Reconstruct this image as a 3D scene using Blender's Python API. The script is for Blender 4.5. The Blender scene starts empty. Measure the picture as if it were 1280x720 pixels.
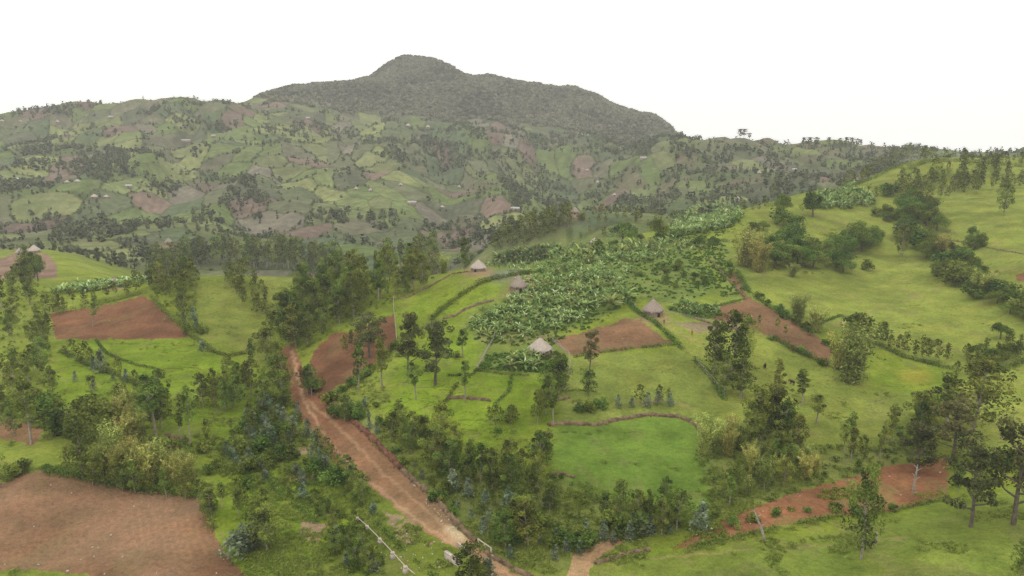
import bpy, math, random
import numpy as np
C = bpy.context.scene.collection
rng = np.random.default_rng(7); random.seed(7)
F = 949.0; PITCH = math.radians(12.0); CP, SP = math.cos(PITCH), math.sin(PITCH)
CAMZ = 75.0
# ------------------------------------------------------------------ numeric helpers
def hash2(ix, iy, seed=0):
    n = (ix.astype(np.int64) * 374761393 + iy.astype(np.int64) * 668265263 + seed * 1442695041) & 0x7fffffff
    n = ((n ^ (n >> 13)) * 1274126177) & 0x7fffffff
    n = ((n ^ (n >> 11)) * 1103515245) & 0x7fffffff
    return ((n ^ (n >> 16)) & 0xffff) / 65535.0
def vnoise(x, y, seed=0):
    ix = np.floor(x); iy = np.floor(y); fx = x - ix; fy = y - iy
    fx = fx * fx * (3 - 2 * fx); fy = fy * fy * (3 - 2 * fy)
    a = hash2(ix, iy, seed); b = hash2(ix + 1, iy, seed); c = hash2(ix, iy + 1, seed); d = hash2(ix + 1, iy + 1, seed)
    return (a + (b - a) * fx) * (1 - fy) + (c + (d - c) * fx) * fy
def fbm(x, y, o=4, seed=0):
    r = 0; amp = .5; t = 0
    for k in range(o):
        r = r + amp * vnoise(x * 2 ** k + 17.3 * k, y * 2 ** k - 9.1 * k, seed + k); t += amp; amp *= .5
    return r / t
def sst(a, b, x):
    t = np.clip((x - a) / (b - a), 0, 1); return t * t * (3 - 2 * t)
def pchip(xk, yk, x):
    xk = np.asarray(xk, float); yk = np.asarray(yk, float)       # yk may be (n,) or (n,m)
    h = np.diff(xk); sh = (-1,) + (1,) * (yk.ndim - 1)
    d = np.diff(yk, axis=0) / h.reshape(sh)
    m = np.zeros_like(yk)
    p = d[:-1] * d[1:]
    w = np.where(p > 0, 2 * p / np.where(p > 0, d[:-1] + d[1:], 1), 0)
    m[1:-1] = w; m[0] = d[0]; m[-1] = d[-1]
    i = np.clip(np.searchsorted(xk, x) - 1, 0, len(xk) - 2)
    t = np.clip((x - xk[i]) / h[i], 0, 1).reshape(sh); H = h[i].reshape(sh)
    return ((2*t**3 - 3*t**2 + 1) * yk[i] + (t**3 - 2*t**2 + t) * H * m[i] + (-2*t**3 + 3*t**2) * yk[i+1] + (t**3 - t**2) * H * m[i+1])
def us(px, py):
    cx = (np.asarray(px, float) - 640) / F; cy = (360 - np.asarray(py, float)) / F
    den = CP + cy * SP
    return cx / den, (-SP + cy * CP) / den
def proj(x, y, z):
    z = z - CAMZ
    dep = y * CP - z * SP; up = y * SP + z * CP
    return 640 + F * x / dep, 360 - F * up / dep, dep
# ------------------------------------------------------------------ terrain: height profile, distance by distance
Zr = lambda Y, l: (Y, [(px, None, z) for px, z in l])
ROWS = [
 Zr(20, [(-600,-70),(640,-68),(1880,-64)]),
 Zr(80, [(-300,-73),(640,-71),(1280,-67),(1580,-66)]),
 Zr(110,[(-300,-74),(300,-73.5),(640,-71.5),(1000,-69.5),(1280,-66.5),(1580,-66)]),
 Zr(125,[(-300,-75),(300,-74.5),(560,-72.5),(640,-72),(900,-71.3),(1075,-70.5),(1280,-68.5)]),
 Zr(150,[(-300,-76),(0,-74.5),(300,-75.5),(400,-76.5),(560,-73),(700,-72),(1000,-73),(1280,-73)]),
 (200,[(-300,500),(0,499),(200,503),(320,512),(380,508),(440,492),(640,480),(900,490),(1110,500),(1280,488),(1580,480)]),
 (250,[(-300,436),(0,435),(250,440),(340,446),(400,432),(430,427),(560,415),(700,410),(815,399),(950,412),(1100,424),(1200,426),(1280,414),(1580,400)]),
 (300,[(-300,396),(0,395),(250,386),(330,392),(430,372),(520,362),(600,340),(700,352),(820,358),(950,360),(1100,375),(1200,366),(1280,345),(1580,335)]),
 (340,[(-300,374),(0,373),(150,358),(250,345),(430,346),(520,347),(600,334),(700,331),(820,328),(950,330),(1100,345),(1200,332),(1280,316),(1580,300)]),
 (380,[(-300,360),(0,358),(100,354),(250,352),(430,362),(520,368),(620,345),(700,320),(820,306),(950,302),(1100,318),(1200,298),(1280,284),(1580,270)]),
 (430,[(-300,350),(0,348),(100,348),(250,372),(430,390),(520,395),(620,370),(700,333),(780,298),(820,289),(900,275),(950,266),(1040,268),(1100,275),(1200,262),(1280,256),(1580,245)]),
 (500,[(-300,330),(0,330),(60,324),(150,345),(250,385),(430,400),(640,390),(760,330),(860,285),(950,256),(1040,237),(1100,238),(1200,236),(1280,230),(1580,215)]),
 (560,[(-300,312),(0,312),(50,312),(150,335),(250,370),(430,385),(560,350),(640,292),(720,269),(800,273),(860,276),(950,265),(1040,245),(1085,222),(1130,206),(1160,198),(1220,197),(1280,197),(1580,190)]),
 (640,[(-300,312),(0,312),(150,320),(250,337),(430,350),(560,330),(640,292),(720,264),(800,266),(860,268),(950,268),(1040,262),(1130,230),(1280,215),(1580,200)]),
 (720,[(-300,285),(0,290),(150,295),(250,302),(430,314),(560,312),(640,305),(720,290),(860,272),(950,266),(1040,262),(1130,245),(1280,235),(1580,210)]),
 (820,[(-300,262),(0,268),(150,270),(250,276),(430,287),(560,288),(640,280),(720,274),(800,262),(860,253),(950,248),(1040,245),(1130,235),(1280,235),(1580,210)]),
 (960,[(-300,230),(0,235),(150,236),(300,245),(430,250),(560,257),(640,262),(730,262),(800,248),(860,237),(950,228),(1040,225),(1130,215),(1280,225),(1580,200)]),
 (1130,[(-300,200),(0,200),(150,200),(300,205),(430,212),(500,208),(560,222),(620,228),(700,248),(740,240),(800,220),(860,208),(930,198),(1000,200),(1130,202),(1280,212),(1580,200)]),
 (1320,[(-300,175),(0,168),(150,166),(250,170),(330,168),(430,180),(500,175),(560,196),(640,205),(700,222),(760,202),(800,184),(850,168),(880,172),(930,169),(965,176),(1010,178),(1060,181),(1110,184),(1150,188),(1280,188),(1580,190)]),
 (1500,[(-300,160),(-100,155),(0,146),(40,138),(90,131),(150,127),(200,122),(240,121),(262,124),(290,127),(330,140),(430,152),(560,166),(640,170),(690,182),(760,176),(800,178),(850,172),(880,182),(930,185),(1060,190),(1280,195),(1580,195)]),
 (1750,[(-300,170),(0,165),(100,160),(200,150),(262,140),(300,128),(330,122),(360,122),(400,130),(480,138),(560,143),(600,142),(640,148),(690,158),(740,160),(800,170),(845,166),(870,182),(930,195),(1280,200),(1580,200)]),
 (2000,[(-300,180),(0,180),(200,165),(290,140),(326,119),(345,112),(370,107),(430,104),(480,104),(560,104),(620,108),(690,115),(745,126),(780,138),(815,147),(835,158),(860,180),(930,205),(1280,210),(1580,210)]),
 (2300,[(-300,190),(0,190),(200,180),(310,140),(340,118),(360,108),(430,100),(460,93),(480,83),(500,73),(515,70),(530,71),(545,74),(560,81),(577,91),(620,97),(690,107),(745,118),(780,133),(812,142),(835,155),(850,170),(930,210),(1280,215),(1580,215)]),
 (2800,[(-300,210),(0,210),(200,200),(310,170),(430,130),(520,95),(620,125),(745,150),(850,190),(1280,215),(1580,215)]),
 (4400,[(-300,200),(640,200),(1580,200)]),
 (9001,[(-300,190),(640,190),(1580,190)]),
]
ug = np.concatenate([np.linspace(-1.15, -.8, 60, endpoint=False), np.arange(-.8, .8, .00145), np.linspace(.8, 1.15, 60)])
lg = np.concatenate([np.linspace(math.log(20), math.log(85), 90, endpoint=False), np.arange(math.log(85), math.log(4300), .0030), np.linspace(math.log(4310), math.log(5200), 12)])
Yg = np.exp(lg)
tab = []
for Y, pts in ROWS:
    uu, ss = [], []
    for p in pts:
        if len(p) == 3: s = p[2] / Y; uu.append((p[0] - 640) / F / (CP + math.tan(math.atan(s) + PITCH) * SP)); ss.append(s)
        else:
            a, b = us(p[0], p[1]); uu.append(float(a)); ss.append(float(b))
    tab.append(pchip(uu, ss, np.clip(ug, uu[0], uu[-1])))
tab = np.array(tab)
S = pchip([math.log(r[0]) for r in ROWS], tab, lg)             # (NY, NU)
UG, YG = np.meshgrid(ug, Yg)
XG = UG * YG
Z = S * YG
far = sst(640, 900, YG)
ridge = 1 - np.abs(2 * fbm(XG / 230 + 5, YG / 520 + 3, 4, 11) - 1)
Z += far * (1 - sst(1330, 1500, YG) * .45) * (fbm(XG / 85, YG / 110, 4, 3) - .5) * 30
Z -= 7 * sst(1600, 1900, YG)
Z += far * (1 - sst(1300, 1600, YG) * .5) * (fbm(XG / 75 + .15 * YG / 75, YG / 260, 3, 9) - .5) * 30
Z += sst(1600, 1900, YG) * (fbm(XG / 60, YG / 160, 3, 8) - .5) * 16
Z -= sst(720, 900, YG) * (1 - sst(1650, 2000, YG)) * 16 * sst(.80, .97, ridge)
Z += sst(450, 900, YG) * (fbm(XG / 60, YG / 70, 3, 5) - .5) * 5
Z += (fbm(XG / 14, YG / 14, 4, 21) - .5) * 1.3 + (fbm(XG / 3, YG / 3, 2, 31) - .5) * .22
Z += CAMZ
NU, NY = len(ug), len(Yg)
def H(x, y):
    x = np.asarray(x, float); y = np.maximum(np.asarray(y, float), 21)
    u = np.clip(x / y, ug[0], ug[-1] - 1e-6); l = np.clip(np.log(y), lg[0], lg[-1] - 1e-6)
    i = np.clip(np.searchsorted(ug, u, side='right') - 1, 0, NU - 2); j = np.clip(np.searchsorted(lg, l, side='right') - 1, 0, NY - 2)
    a = (u - ug[i]) / (ug[i+1] - ug[i]); b = (l - lg[j]) / (lg[j+1] - lg[j])
    return (Z[j, i] * (1-a) + Z[j, i+1] * a) * (1-b) + (Z[j+1, i] * (1-a) + Z[j+1, i+1] * a) * b
SG = (Z - CAMZ) / YG
jmin = int(np.searchsorted(Yg, 60))
def ground(px, py, ymin=60, ymax=4200):
    """where the sight line through a photo pixel first meets the ground -> x, y, z"""
    px = np.atleast_1d(np.asarray(px, float)); py = np.atleast_1d(np.asarray(py, float))
    u, s = us(px, py); X = np.empty(len(px)); YY = np.empty(len(px))
    j0 = int(np.searchsorted(Yg, ymin)); j1 = int(np.searchsorted(Yg, ymax))
    i = np.clip(np.searchsorted(ug, u) - 1, 0, NU - 2)
    for a in range(0, len(px), 800):
        b = slice(a, a + 800)
        cols = SG[j0:j1, :][:, i[b]]
        hit = cols >= s[b]
        k = np.argmax(hit, axis=0); ok = hit[k, np.arange(len(k))]
        k = np.where(ok, k, np.argmax(cols, axis=0)); k = np.maximum(k, 1)
        c0 = cols[k-1, np.arange(len(k))]; c1 = cols[k, np.arange(len(k))]
        t = np.clip(np.where(ok, (s[b] - c0) / np.where(np.abs(c1 - c0) < 1e-9, 1, c1 - c0), 1), 0, 1)
        YY[b] = Yg[j0 + k - 1] * (1 - t) + Yg[j0 + k] * t
    X = u * YY
    return X, YY, H(X, YY)
def g1(px, py, **k):
    x, y, z = ground(px, py, **k); return float(x[0]), float(y[0]), float(z[0])
def inpoly(px, py, poly):
    px = np.asarray(px); py = np.asarray(py); r = np.zeros(px.shape, bool); n = len(poly)
    xs = [p[0] for p in poly]; ys = [p[1] for p in poly]
    box = (px > min(xs)) & (px < max(xs)) & (py > min(ys)) & (py < max(ys))
    a = px[box]; b = py[box]; q = np.zeros(a.shape, bool); j = n - 1
    for i in range(n):
        xi, yi = poly[i]; xj, yj = poly[j]
        if yi != yj:
            q ^= ((yi > b) != (yj > b)) & (a < (xj - xi) * (b - yi) / (yj - yi) + xi)
        j = i
    r[box] = q; return r
# ------------------------------------------------------------------ materials
def new_mat(name):
    m = bpy.data.materials.new(name); m.use_nodes = True
    nt = m.node_tree; b = nt.nodes['Principled BSDF']; b.inputs['Roughness'].default_value = .85
    b.inputs['Specular IOR Level'].default_value = .2
    return m, nt, b
def nd(nt, t, **k):
    n = nt.nodes.new(t)
    for a, v in k.items(): setattr(n, a, v)
    return n
def mul(nt, a, b, fac=1.0, mode='MULTIPLY'):
    n = nd(nt, 'ShaderNodeMix', data_type='RGBA', blend_type=mode); n.inputs[0].default_value = fac
    for s, v in ((6, a), (7, b)):
        if hasattr(v, 'links'): nt.links.new(v, n.inputs[s])
        else: n.inputs[s].default_value = (*v, 1)
    return n.outputs[2]
def noise(nt, co, scale, detail=4, rough=.6):
    n = nd(nt, 'ShaderNodeTexNoise'); n.inputs['Scale'].default_value = scale; n.inputs['Detail'].default_value = detail; n.inputs['Roughness'].default_value = rough
    nt.links.new(co, n.inputs['Vector']); return n.outputs['Fac']
def ramp(nt, f, stops):
    r = nd(nt, 'ShaderNodeValToRGB'); nt.links.new(f, r.inputs[0])
    while len(r.color_ramp.elements) < len(stops): r.color_ramp.elements.new(.5)
    for e, (p, c) in zip(r.color_ramp.elements, stops): e.position = p; e.color = (*c, 1)
    return r.outputs[0]
def terrain_mat():
    m, nt, b = new_mat('terrain')
    at = nd(nt, 'ShaderNodeAttribute', attribute_name='col'); g = nd(nt, 'ShaderNodeNewGeometry')
    P = g.outputs['Position']
    c = at.outputs['Color']
    c = mul(nt, c, ramp(nt, noise(nt, P, .9, 5, .7), [(.25, (.62,.66,.6)), (.5, (1,1,1)), (.78, (1.3,1.26,1.2))]))
    c = mul(nt, c, ramp(nt, noise(nt, P, .11, 4), [(.3, (.82,.88,.85)), (.5, (1,1,1)), (.7, (1.2,1.1,1.1))]))
    c = mul(nt, c, ramp(nt, noise(nt, P, 3.2, 3, .7), [(.3, (.7,.74,.7)), (.5, (1,1,1)), (.75, (1.25,1.2,1.2))]))
    nt.links.new(c, b.inputs['Base Color']); b.inputs['Roughness'].default_value = 1; b.inputs['Specular IOR Level'].default_value = .02
    bp = nd(nt, 'ShaderNodeBump'); bp.inputs['Strength'].default_value = .9; bp.inputs['Distance'].default_value = .5
    nt.links.new(noise(nt, P, 1.1, 6, .7), bp.inputs['Height']); nt.links.new(bp.outputs[0], b.inputs['Normal'])
    return m
def leaf_mat(name, dark, light, young=None, trans=.25):
    m, nt, b = new_mat(name)
    at = nd(nt, 'ShaderNodeAttribute', attribute_name='lv')
    st = [(.0, dark), (.85, light)]
    if young: st.append((1.0, young))
    c = ramp(nt, at.outputs['Fac'], st)
    oi = nd(nt, 'ShaderNodeObjectInfo'); hs = nd(nt, 'ShaderNodeHueSaturation')
    mr = nd(nt, 'ShaderNodeMapRange'); mr.inputs[3].default_value = .72; mr.inputs[4].default_value = 1.3
    nt.links.new(oi.outputs['Random'], mr.inputs[0]); nt.links.new(mr.outputs[0], hs.inputs['Value'])
    m2 = nd(nt, 'ShaderNodeMath', operation='MULTIPLY_ADD'); nt.links.new(oi.outputs['Random'], m2.inputs[0])
    fr = nd(nt, 'ShaderNodeMath', operation='FRACT'); sc = nd(nt, 'ShaderNodeMath', operation='MULTIPLY'); sc.inputs[1].default_value = 7.31
    nt.links.new(oi.outputs['Random'], sc.inputs[0]); nt.links.new(sc.outputs[0], fr.inputs[0]); nt.links.new(fr.outputs[0], m2.inputs[0])
    m2.inputs[1].default_value = .06; m2.inputs[2].default_value = .475; nt.links.new(m2.outputs[0], hs.inputs['Hue'])
    nt.links.new(c, hs.inputs['Color']); c = hs.outputs[0]
    nt.links.new(c, b.inputs['Base Color']); b.inputs['Roughness'].default_value = .75; b.inputs['Specular IOR Level'].default_value = .05
    tr = nd(nt, 'ShaderNodeBsdfTranslucent'); nt.links.new(c, tr.inputs[0])
    mx = nd(nt, 'ShaderNodeMixShader'); mx.inputs[0].default_value = trans
    nt.links.new(b.outputs[0], mx.inputs[1]); nt.links.new(tr.outputs[0], mx.inputs[2])
    nt.links.new(mx.outputs[0], nt.nodes['Material Output'].inputs[0]); return m
def solid_mat(name, c1, c2, scale=3, rough=.85, bump=.3):
    m, nt, b = new_mat(name); tc = nd(nt, 'ShaderNodeTexCoord')
    f = noise(nt, tc.outputs['Object'], scale, 5)
    nt.links.new(ramp(nt, f, [(.3, c1), (.7, c2)]), b.inputs['Base Color']); b.inputs['Roughness'].default_value = rough
    bp = nd(nt, 'ShaderNodeBump'); bp.inputs['Strength'].default_value = bump; nt.links.new(f, bp.inputs['Height']); nt.links.new(bp.outputs[0], b.inputs['Normal'])
    return m
M = dict(
 terrain=terrain_mat(),
 euc=leaf_mat('eucalyptus leaves', (.035,.052,.008), (.25,.30,.055), (.40,.36,.09)),
 eucdark=leaf_mat('dark eucalyptus leaves', (.020,.034,.008), (.18,.225,.042), (.30,.26,.06)),
 blue=leaf_mat('juvenile blue eucalyptus leaves', (.045,.070,.035), (.24,.29,.18)),
 broad=leaf_mat('broad leaves', (.015,.034,.007), (.17,.23,.040)),
 bamboo=leaf_mat('bamboo leaves', (.09,.12,.020), (.42,.42,.10), (.56,.50,.20)),
 shrub=leaf_mat('shrub leaves', (.040,.075,.012), (.20,.26,.045)),
 brown=leaf_mat('reddish leaves', (.07,.045,.03), (.16,.11,.07)),
 umbrella=leaf_mat('umbrella tree leaves', (.028,.036,.014), (.17,.175,.060)),
 enset=leaf_mat('enset leaves', (.045,.09,.018), (.29,.36,.11), (.46,.52,.27), trans=.3),
 crop=leaf_mat('garden crop leaves', (.06,.10,.012), (.20,.26,.045)),
 farleaf=leaf_mat('distant foliage', (.028,.042,.020), (.12,.14,.065)),
 farbush=leaf_mat('distant thicket', (.050,.058,.036), (.18,.185,.115)),
 grassb=leaf_mat('grass blades', (.12,.165,.022), (.25,.28,.06)),
 bark=solid_mat('bark', (.16,.13,.10), (.36,.31,.25), 2),
 midbark=solid_mat('grey brown bark', (.06,.05,.035), (.17,.14,.105), 2), canes=solid_mat('bamboo canes', (.10,.10,.04), (.22,.20,.09), 2),
 darkbark=solid_mat('dark bark', (.06,.05,.04), (.14,.11,.09), 2),
 thatch=solid_mat('weathered thatch', (.17,.135,.105), (.34,.28,.23), 4, .95, .6),
 thatchp=solid_mat('pale thatch', (.28,.235,.19), (.46,.40,.34), 4, .95, .6),
 mud=solid_mat('mud wall', (.20,.14,.10), (.32,.24,.18), 2),
 dark=solid_mat('dark doorway wood', (.02,.016,.013), (.05,.04,.03), 3),
 bank=solid_mat('earth and stone bank', (.045,.03,.016), (.21,.145,.085), .9, .95, .8),
 redbank=solid_mat('cut red earth', (.05,.022,.014), (.19,.085,.048), .7, .95, .8),
 stone=solid_mat('masonry stone', (.30,.25,.20), (.50,.43,.36), 1.6, .9, .5),
 conc=solid_mat('pale concrete', (.30,.26,.20), (.46,.40,.32), 3, .8, .2),
 stick=solid_mat('weathered sticks', (.22,.18,.14), (.42,.36,.30), 3),
 tin=solid_mat('corrugated metal', (.22,.225,.225), (.36,.36,.35), 1, .45, .1),
 skin=solid_mat('skin', (.06,.035,.022), (.09,.055,.035), 3),
 redcloth=solid_mat('red cloth', (.30,.04,.03), (.40,.07,.05), 5),
 bluecloth=solid_mat('faded clothing', (.12,.07,.06), (.2,.12,.10), 5),
 cow=solid_mat('dark hide', (.02,.014,.01), (.05,.03,.02), 2, .7),
)
# ------------------------------------------------------------------ mesh helpers
def mesh(name, V, Q=None, T=None, mat=None, smooth=False, lv=None, col=None):
    V = np.asarray(V, np.float32).reshape(-1, 3); me = bpy.data.meshes.new(name)
    idx, start, tot = [], [], []; o = 0
    if Q is not None and len(Q):
        Q = np.asarray(Q, np.int32).reshape(-1, 4); idx.append(Q.ravel()); start.append(o + 4 * np.arange(len(Q))); tot.append(np.full(len(Q), 4)); o += Q.size
    if T is not None and len(T):
        T = np.asarray(T, np.int32).reshape(-1, 3); idx.append(T.ravel()); start.append(o + 3 * np.arange(len(T))); tot.append(np.full(len(T), 3)); o += T.size
    idx = np.concatenate(idx).astype(np.int32); start = np.concatenate(start).astype(np.int32)
    me.vertices.add(len(V)); me.vertices.foreach_set('co', V.ravel())
    me.loops.add(len(idx)); me.loops.foreach_set('vertex_index', idx)
    me.polygons.add(len(start)); me.polygons.foreach_set('loop_start', start)
    if smooth: me.polygons.foreach_set('use_smooth', np.ones(len(start), bool))
    me.update(calc_edges=True)
    if lv is not None: me.attributes.new('lv', 'FLOAT', 'POINT').data.foreach_set('value', np.asarray(lv, np.float32))
    if col is not None: me.attributes.new('col', 'FLOAT_COLOR', 'POINT').data.foreach_set('color', np.asarray(col, np.float32).ravel())
    if mat: me.materials.append(mat)
    return me
class MB:
    def __init__(s): s.V = []; s.Q = []; s.T = []; s.L = []; s.n = 0
    def add(s, V, Q=None, T=None, lv=0.5):
        V = np.asarray(V, float).reshape(-1, 3); s.V.append(V)
        if Q is not None and len(Q): s.Q.append(np.asarray(Q).reshape(-1, 4) + s.n)
        if T is not None and len(T): s.T.append(np.asarray(T).reshape(-1, 3) + s.n)
        s.L.append(np.broadcast_to(np.asarray(lv, float), (len(V),))); s.n += len(V)
    def build(s, name, mat, smooth=False):
        return mesh(name, np.concatenate(s.V), np.concatenate(s.Q) if s.Q else None, np.concatenate(s.T) if s.T else None, mat, smooth, np.concatenate(s.L))
    def tube(s, pts, rad, n=6, cap=True):
        pts = np.asarray(pts, float); k = len(pts); rad = np.broadcast_to(rad, (k,)); V = []
        for i in range(k):
            d = pts[min(i+1, k-1)] - pts[max(i-1, 0)]; d = d / (np.linalg.norm(d) + 1e-9)
            a = np.cross(d, [0, 0, 1.]) if abs(d[2]) < .9 else np.cross(d, [1., 0, 0]); a /= np.linalg.norm(a); b = np.cross(d, a)
            t = np.arange(n) / n * 2 * np.pi
            V.append(pts[i] + rad[i] * (np.cos(t)[:, None] * a + np.sin(t)[:, None] * b))
        V = np.concatenate(V); Q = [[i*n+j, i*n+(j+1) % n, (i+1)*n+(j+1) % n, (i+1)*n+j] for i in range(k-1) for j in range(n)]
        T = []
        if cap:
            V = np.concatenate([V, pts[-1:]]); T = [[(k-1)*n+j, (k-1)*n+(j+1) % n, k*n] for j in range(n)]
        s.add(V, Q, T)
    def box(s, c, d, rz=0, taper=1):
        c = np.array(c, float); hx, hy, hz = [v / 2 for v in d]
        v = np.array([[x*hx*(taper if z > 0 else 1), y*hy*(taper if z > 0 else 1), z*hz] for z in (-1, 1) for x, y in ((-1,-1),(1,-1),(1,1),(-1,1))])
        R = np.array([[math.cos(rz), -math.sin(rz), 0], [math.sin(rz), math.cos(rz), 0], [0, 0, 1]])
        s.add(v @ R.T + c, [[3,2,1,0],[4,5,6,7],[0,1,5,4],[1,2,6,5],[2,3,7,6],[3,0,4,7]])
def quads(P, size, asp, lv, droop=0.0, r=None):
    """leaf-sized faces at points P"""
    r = r or rng; n = len(P)
    a = r.normal(size=(n, 3)); a[:, 2] = a[:, 2] * .6 - droop; a /= np.linalg.norm(a, axis=1)[:, None]
    b = r.normal(size=(n, 3)); b -= (a * b).sum(1)[:, None] * a; b /= np.linalg.norm(b, axis=1)[:, None]
    L = (np.asarray(size) * r.uniform(.6, 1.3, n))[:, None]; W = L / asp
    V = np.stack([P - a*L/2, P + b*W/2 + a*L*.05, P + a*L/2, P - b*W/2 - a*L*.05], 1).reshape(-1, 3)
    return V, np.arange(4*n).reshape(n, 4), np.repeat(lv, 4)
def ball(n, r, shell=.55):
    d = r.normal(size=(n, 3)); d /= np.linalg.norm(d, axis=1)[:, None]
    return d * (shell + (1 - shell) * r.random(n)[:, None] ** .6)
def crown(mb, cen, rad, per, size, asp, droop=0., flat=.8, r=None):
    r = r or rng
    cen = np.asarray(cen, float); rad = np.broadcast_to(rad, (len(cen),)); V = []; L = []
    for c, R in zip(cen, rad):
        k = max(8, int(per * r.uniform(.7, 1.3))); p = ball(k, r, .5) * R; p[:, 2] *= flat
        t = r.uniform(.0, .85); V.append(c + p); L.append(np.clip(t + r.normal(0, .16, k), 0, .84) + (r.random(k) < .03) * .15)
    V = np.concatenate(V); L = np.concatenate(L)
    mb.add(*quads(V, size, asp, L, droop, r)[:2], lv=np.repeat(L, 4))
def trunk_path(h, lean, r, n=7):
    t = np.linspace(0, 1, n); dx, dy = r.normal(0, lean, 2); ph = r.uniform(0, 6.28, 2)
    return np.stack([dx*t*h + .012*h*np.sin(5*t+ph[0]), dy*t*h + .012*h*np.sin(4*t+ph[1]), t*h], 1) - np.array([.012*h*math.sin(ph[0]), .012*h*math.sin(ph[1]), .3])
LITE = 1.0
def euc(seed, kind):
    """unit-height eucalyptus: 10 m"""
    r = np.random.default_rng(seed); h = 10.; tr = MB(); cr = MB()
    tall = kind == 'tall'; young = kind == 'young'
    p = trunk_path(h * .97, .02, r); tr.tube(p, np.linspace(.17 if not young else .1, .03, len(p)), 6)
    base = {'tall': .42, 'young': .08, 'full': .22}[kind] + r.uniform(-.05, .08)
    nc = {'tall': 15, 'young': 18, 'full': 25}[kind]
    cs, rs = [], []
    for i in range(nc):
        t = base + (1 - base) * (i + r.random()) / nc
        w = {'tall': 1.35, 'young': 1.5, 'full': 2.35}[kind] * (math.sin(math.pi * min(1, max(.0, (t - base) / (1 - base) * .80 + .17))) ** .7)
        if young: w = 1.9 * (1.06 - (t - base) / (1 - base)) ** .8
        a = i * 2.4 + r.uniform(-.5, .5); d = w * r.uniform(.15, 1.05)
        k = min(1, t) * (len(p) - 1); k0 = int(min(k, len(p) - 2)); bp = p[k0] + (p[k0+1] - p[k0]) * (k - k0)
        c = bp + np.array([math.cos(a)*d, math.sin(a)*d, .25 * d])
        rr = r.uniform(.45, 1.15) * (1.15 - .4 * t) * (1.2 if kind == 'full' else .95)
        cs.append(c); rs.append(rr)
        s = p[max(0, k0 - 0)] * .5 + bp * .5
        tr.tube([bp - [0, 0, .45 * d], (bp + c) / 2 - [0, 0, .1], c], [.05, .035, .012], 4, False)
    crown(cr, cs, rs, int((105 if kind != 'full' else 112) * LITE), .38 / LITE ** .42, 2.2, .5, .9, r)
    return tr.build('trunk', M['bark'], True), cr
def broad(seed, wide=.42):
    r = np.random.default_rng(seed); h = 10.; tr = MB(); cr = MB()
    p = trunk_path(h * .55, .03, r, 4); tr.tube(p, [.4, .32, .27, .2], 7)
    cs, rs = [], []
    for i in range(30):
        d = ball(1, r, .5)[0]; d[2] = abs(d[2]) * .95 - .28
        c = np.array([d[0] * h * wide, d[1] * h * wide, h * .48 + d[2] * h * .45]); cs.append(c); rs.append(r.uniform(1.0, 1.9))
        if i % 4 == 0: tr.tube([p[-1] - [0, 0, .5], (p[-1] + c) / 2, c], [.16, .1, .04], 5, False)
    crown(cr, cs, rs, 150, .42, 1.7, 0, .8, r)
    return tr.build('trunk', M['darkbark'], True), cr
def umbrella(seed, tiers=5):
    r = np.random.default_rng(seed); h = 10.; tr = MB(); cr = MB()
    p = trunk_path(h * .86, .03, r, 6); tr.tube(p, [.30, .25, .2, .17, .12, .06], 7)
    cs, rs = [], []
    NT = tiers + 10
    for i in range(NT):
        t = .24 + .72 * i / (NT - 1); a = i * 2.3 + r.uniform(-.4, .4); d = r.uniform(.7, 3.0) * (1.1 - .35 * t)
        k = min(.98, t / .86) * (len(p) - 1); k0 = int(min(k, len(p) - 2)); bp = p[k0] + (p[k0+1] - p[k0]) * (k - k0)
        c = bp + np.array([math.cos(a)*d, math.sin(a)*d, .35*d + .3])
        tr.tube([bp, bp * .45 + c * .55 - [0, 0, .25], c], [.13, .09, .04], 5, False)
        for q in range(4):
            cs.append(c + np.array([*r.normal(0, .7, 2), r.uniform(-.35, .35)])); rs.append(r.uniform(.55, 1.0))
    crown(cr, cs, rs, 80, .33, 1.6, 0, .68, r)
    return tr.build('trunk', M['midbark'], True), cr
def bamboo(seed):
    r = np.random.default_rng(seed); tr = MB(); cr = MB(); V, L = [], []
    for i in range(46):
        a = r.uniform(0, 6.28); lean = r.uniform(.05, .55); hh = r.uniform(5.5, 10); t = np.linspace(0, 1, 7)
        bx, by = r.normal(0, .5, 2); rad = hh * .42 * lean * t ** 1.8 * 1.5
        zz = hh * (t - .22 * lean * 1.3 * t ** 3)
        p = np.stack([bx + np.cos(a) * rad, by + np.sin(a) * rad, zz], 1); tr.tube(p, np.linspace(.05, .02, 7), 3, False)
        k = 105; tt = r.uniform(.08, 1, k); q = np.stack([np.interp(tt, t, p[:, j]) for j in range(3)], 1) + r.normal(0, .30, (k, 3)) * (.6 + .6 * (1 - tt))[:, None]
        V.append(q); lv = r.uniform(.15, .8) ; L.append(np.clip(lv + r.normal(0, .15, k) + .12 * (tt > .85), 0, 1))
    V = np.concatenate(V); L = np.concatenate(L); cr.add(*quads(V, .42, 2.6, L, .6, r)[:2], lv=np.repeat(L, 4))
    return tr.build('stems', M['canes'], True), cr
def shrub(seed, size=.24, cnt=9, per=90, droop=0, asp=1.8):
    r = np.random.default_rng(seed); cr = MB(); cs = []; rs = []
    for i in range(cnt):
        d = ball(1, r, .2)[0]; cs.append([d[0] * .9, d[1] * .9, .75 + d[2] * .55]); rs.append(r.uniform(.35, .7))
    crown(cr, cs, rs, per, size, asp, droop, .9, r); return cr
def sapling(seed):
    r = np.random.default_rng(seed); cr = MB(); cs = []; rs = []
    for i in range(11):
        t = (i + .5) / 11; w = .62 * (1.05 - t) + .1; a = i * 2.4
        cs.append([math.cos(a) * w * .6, math.sin(a) * w * .6, .25 + t * 2.6]); rs.append(w * .75 + .12)
    crown(cr, cs, rs, 60, .26, 1.7, 0, .95, r); return cr
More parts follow.
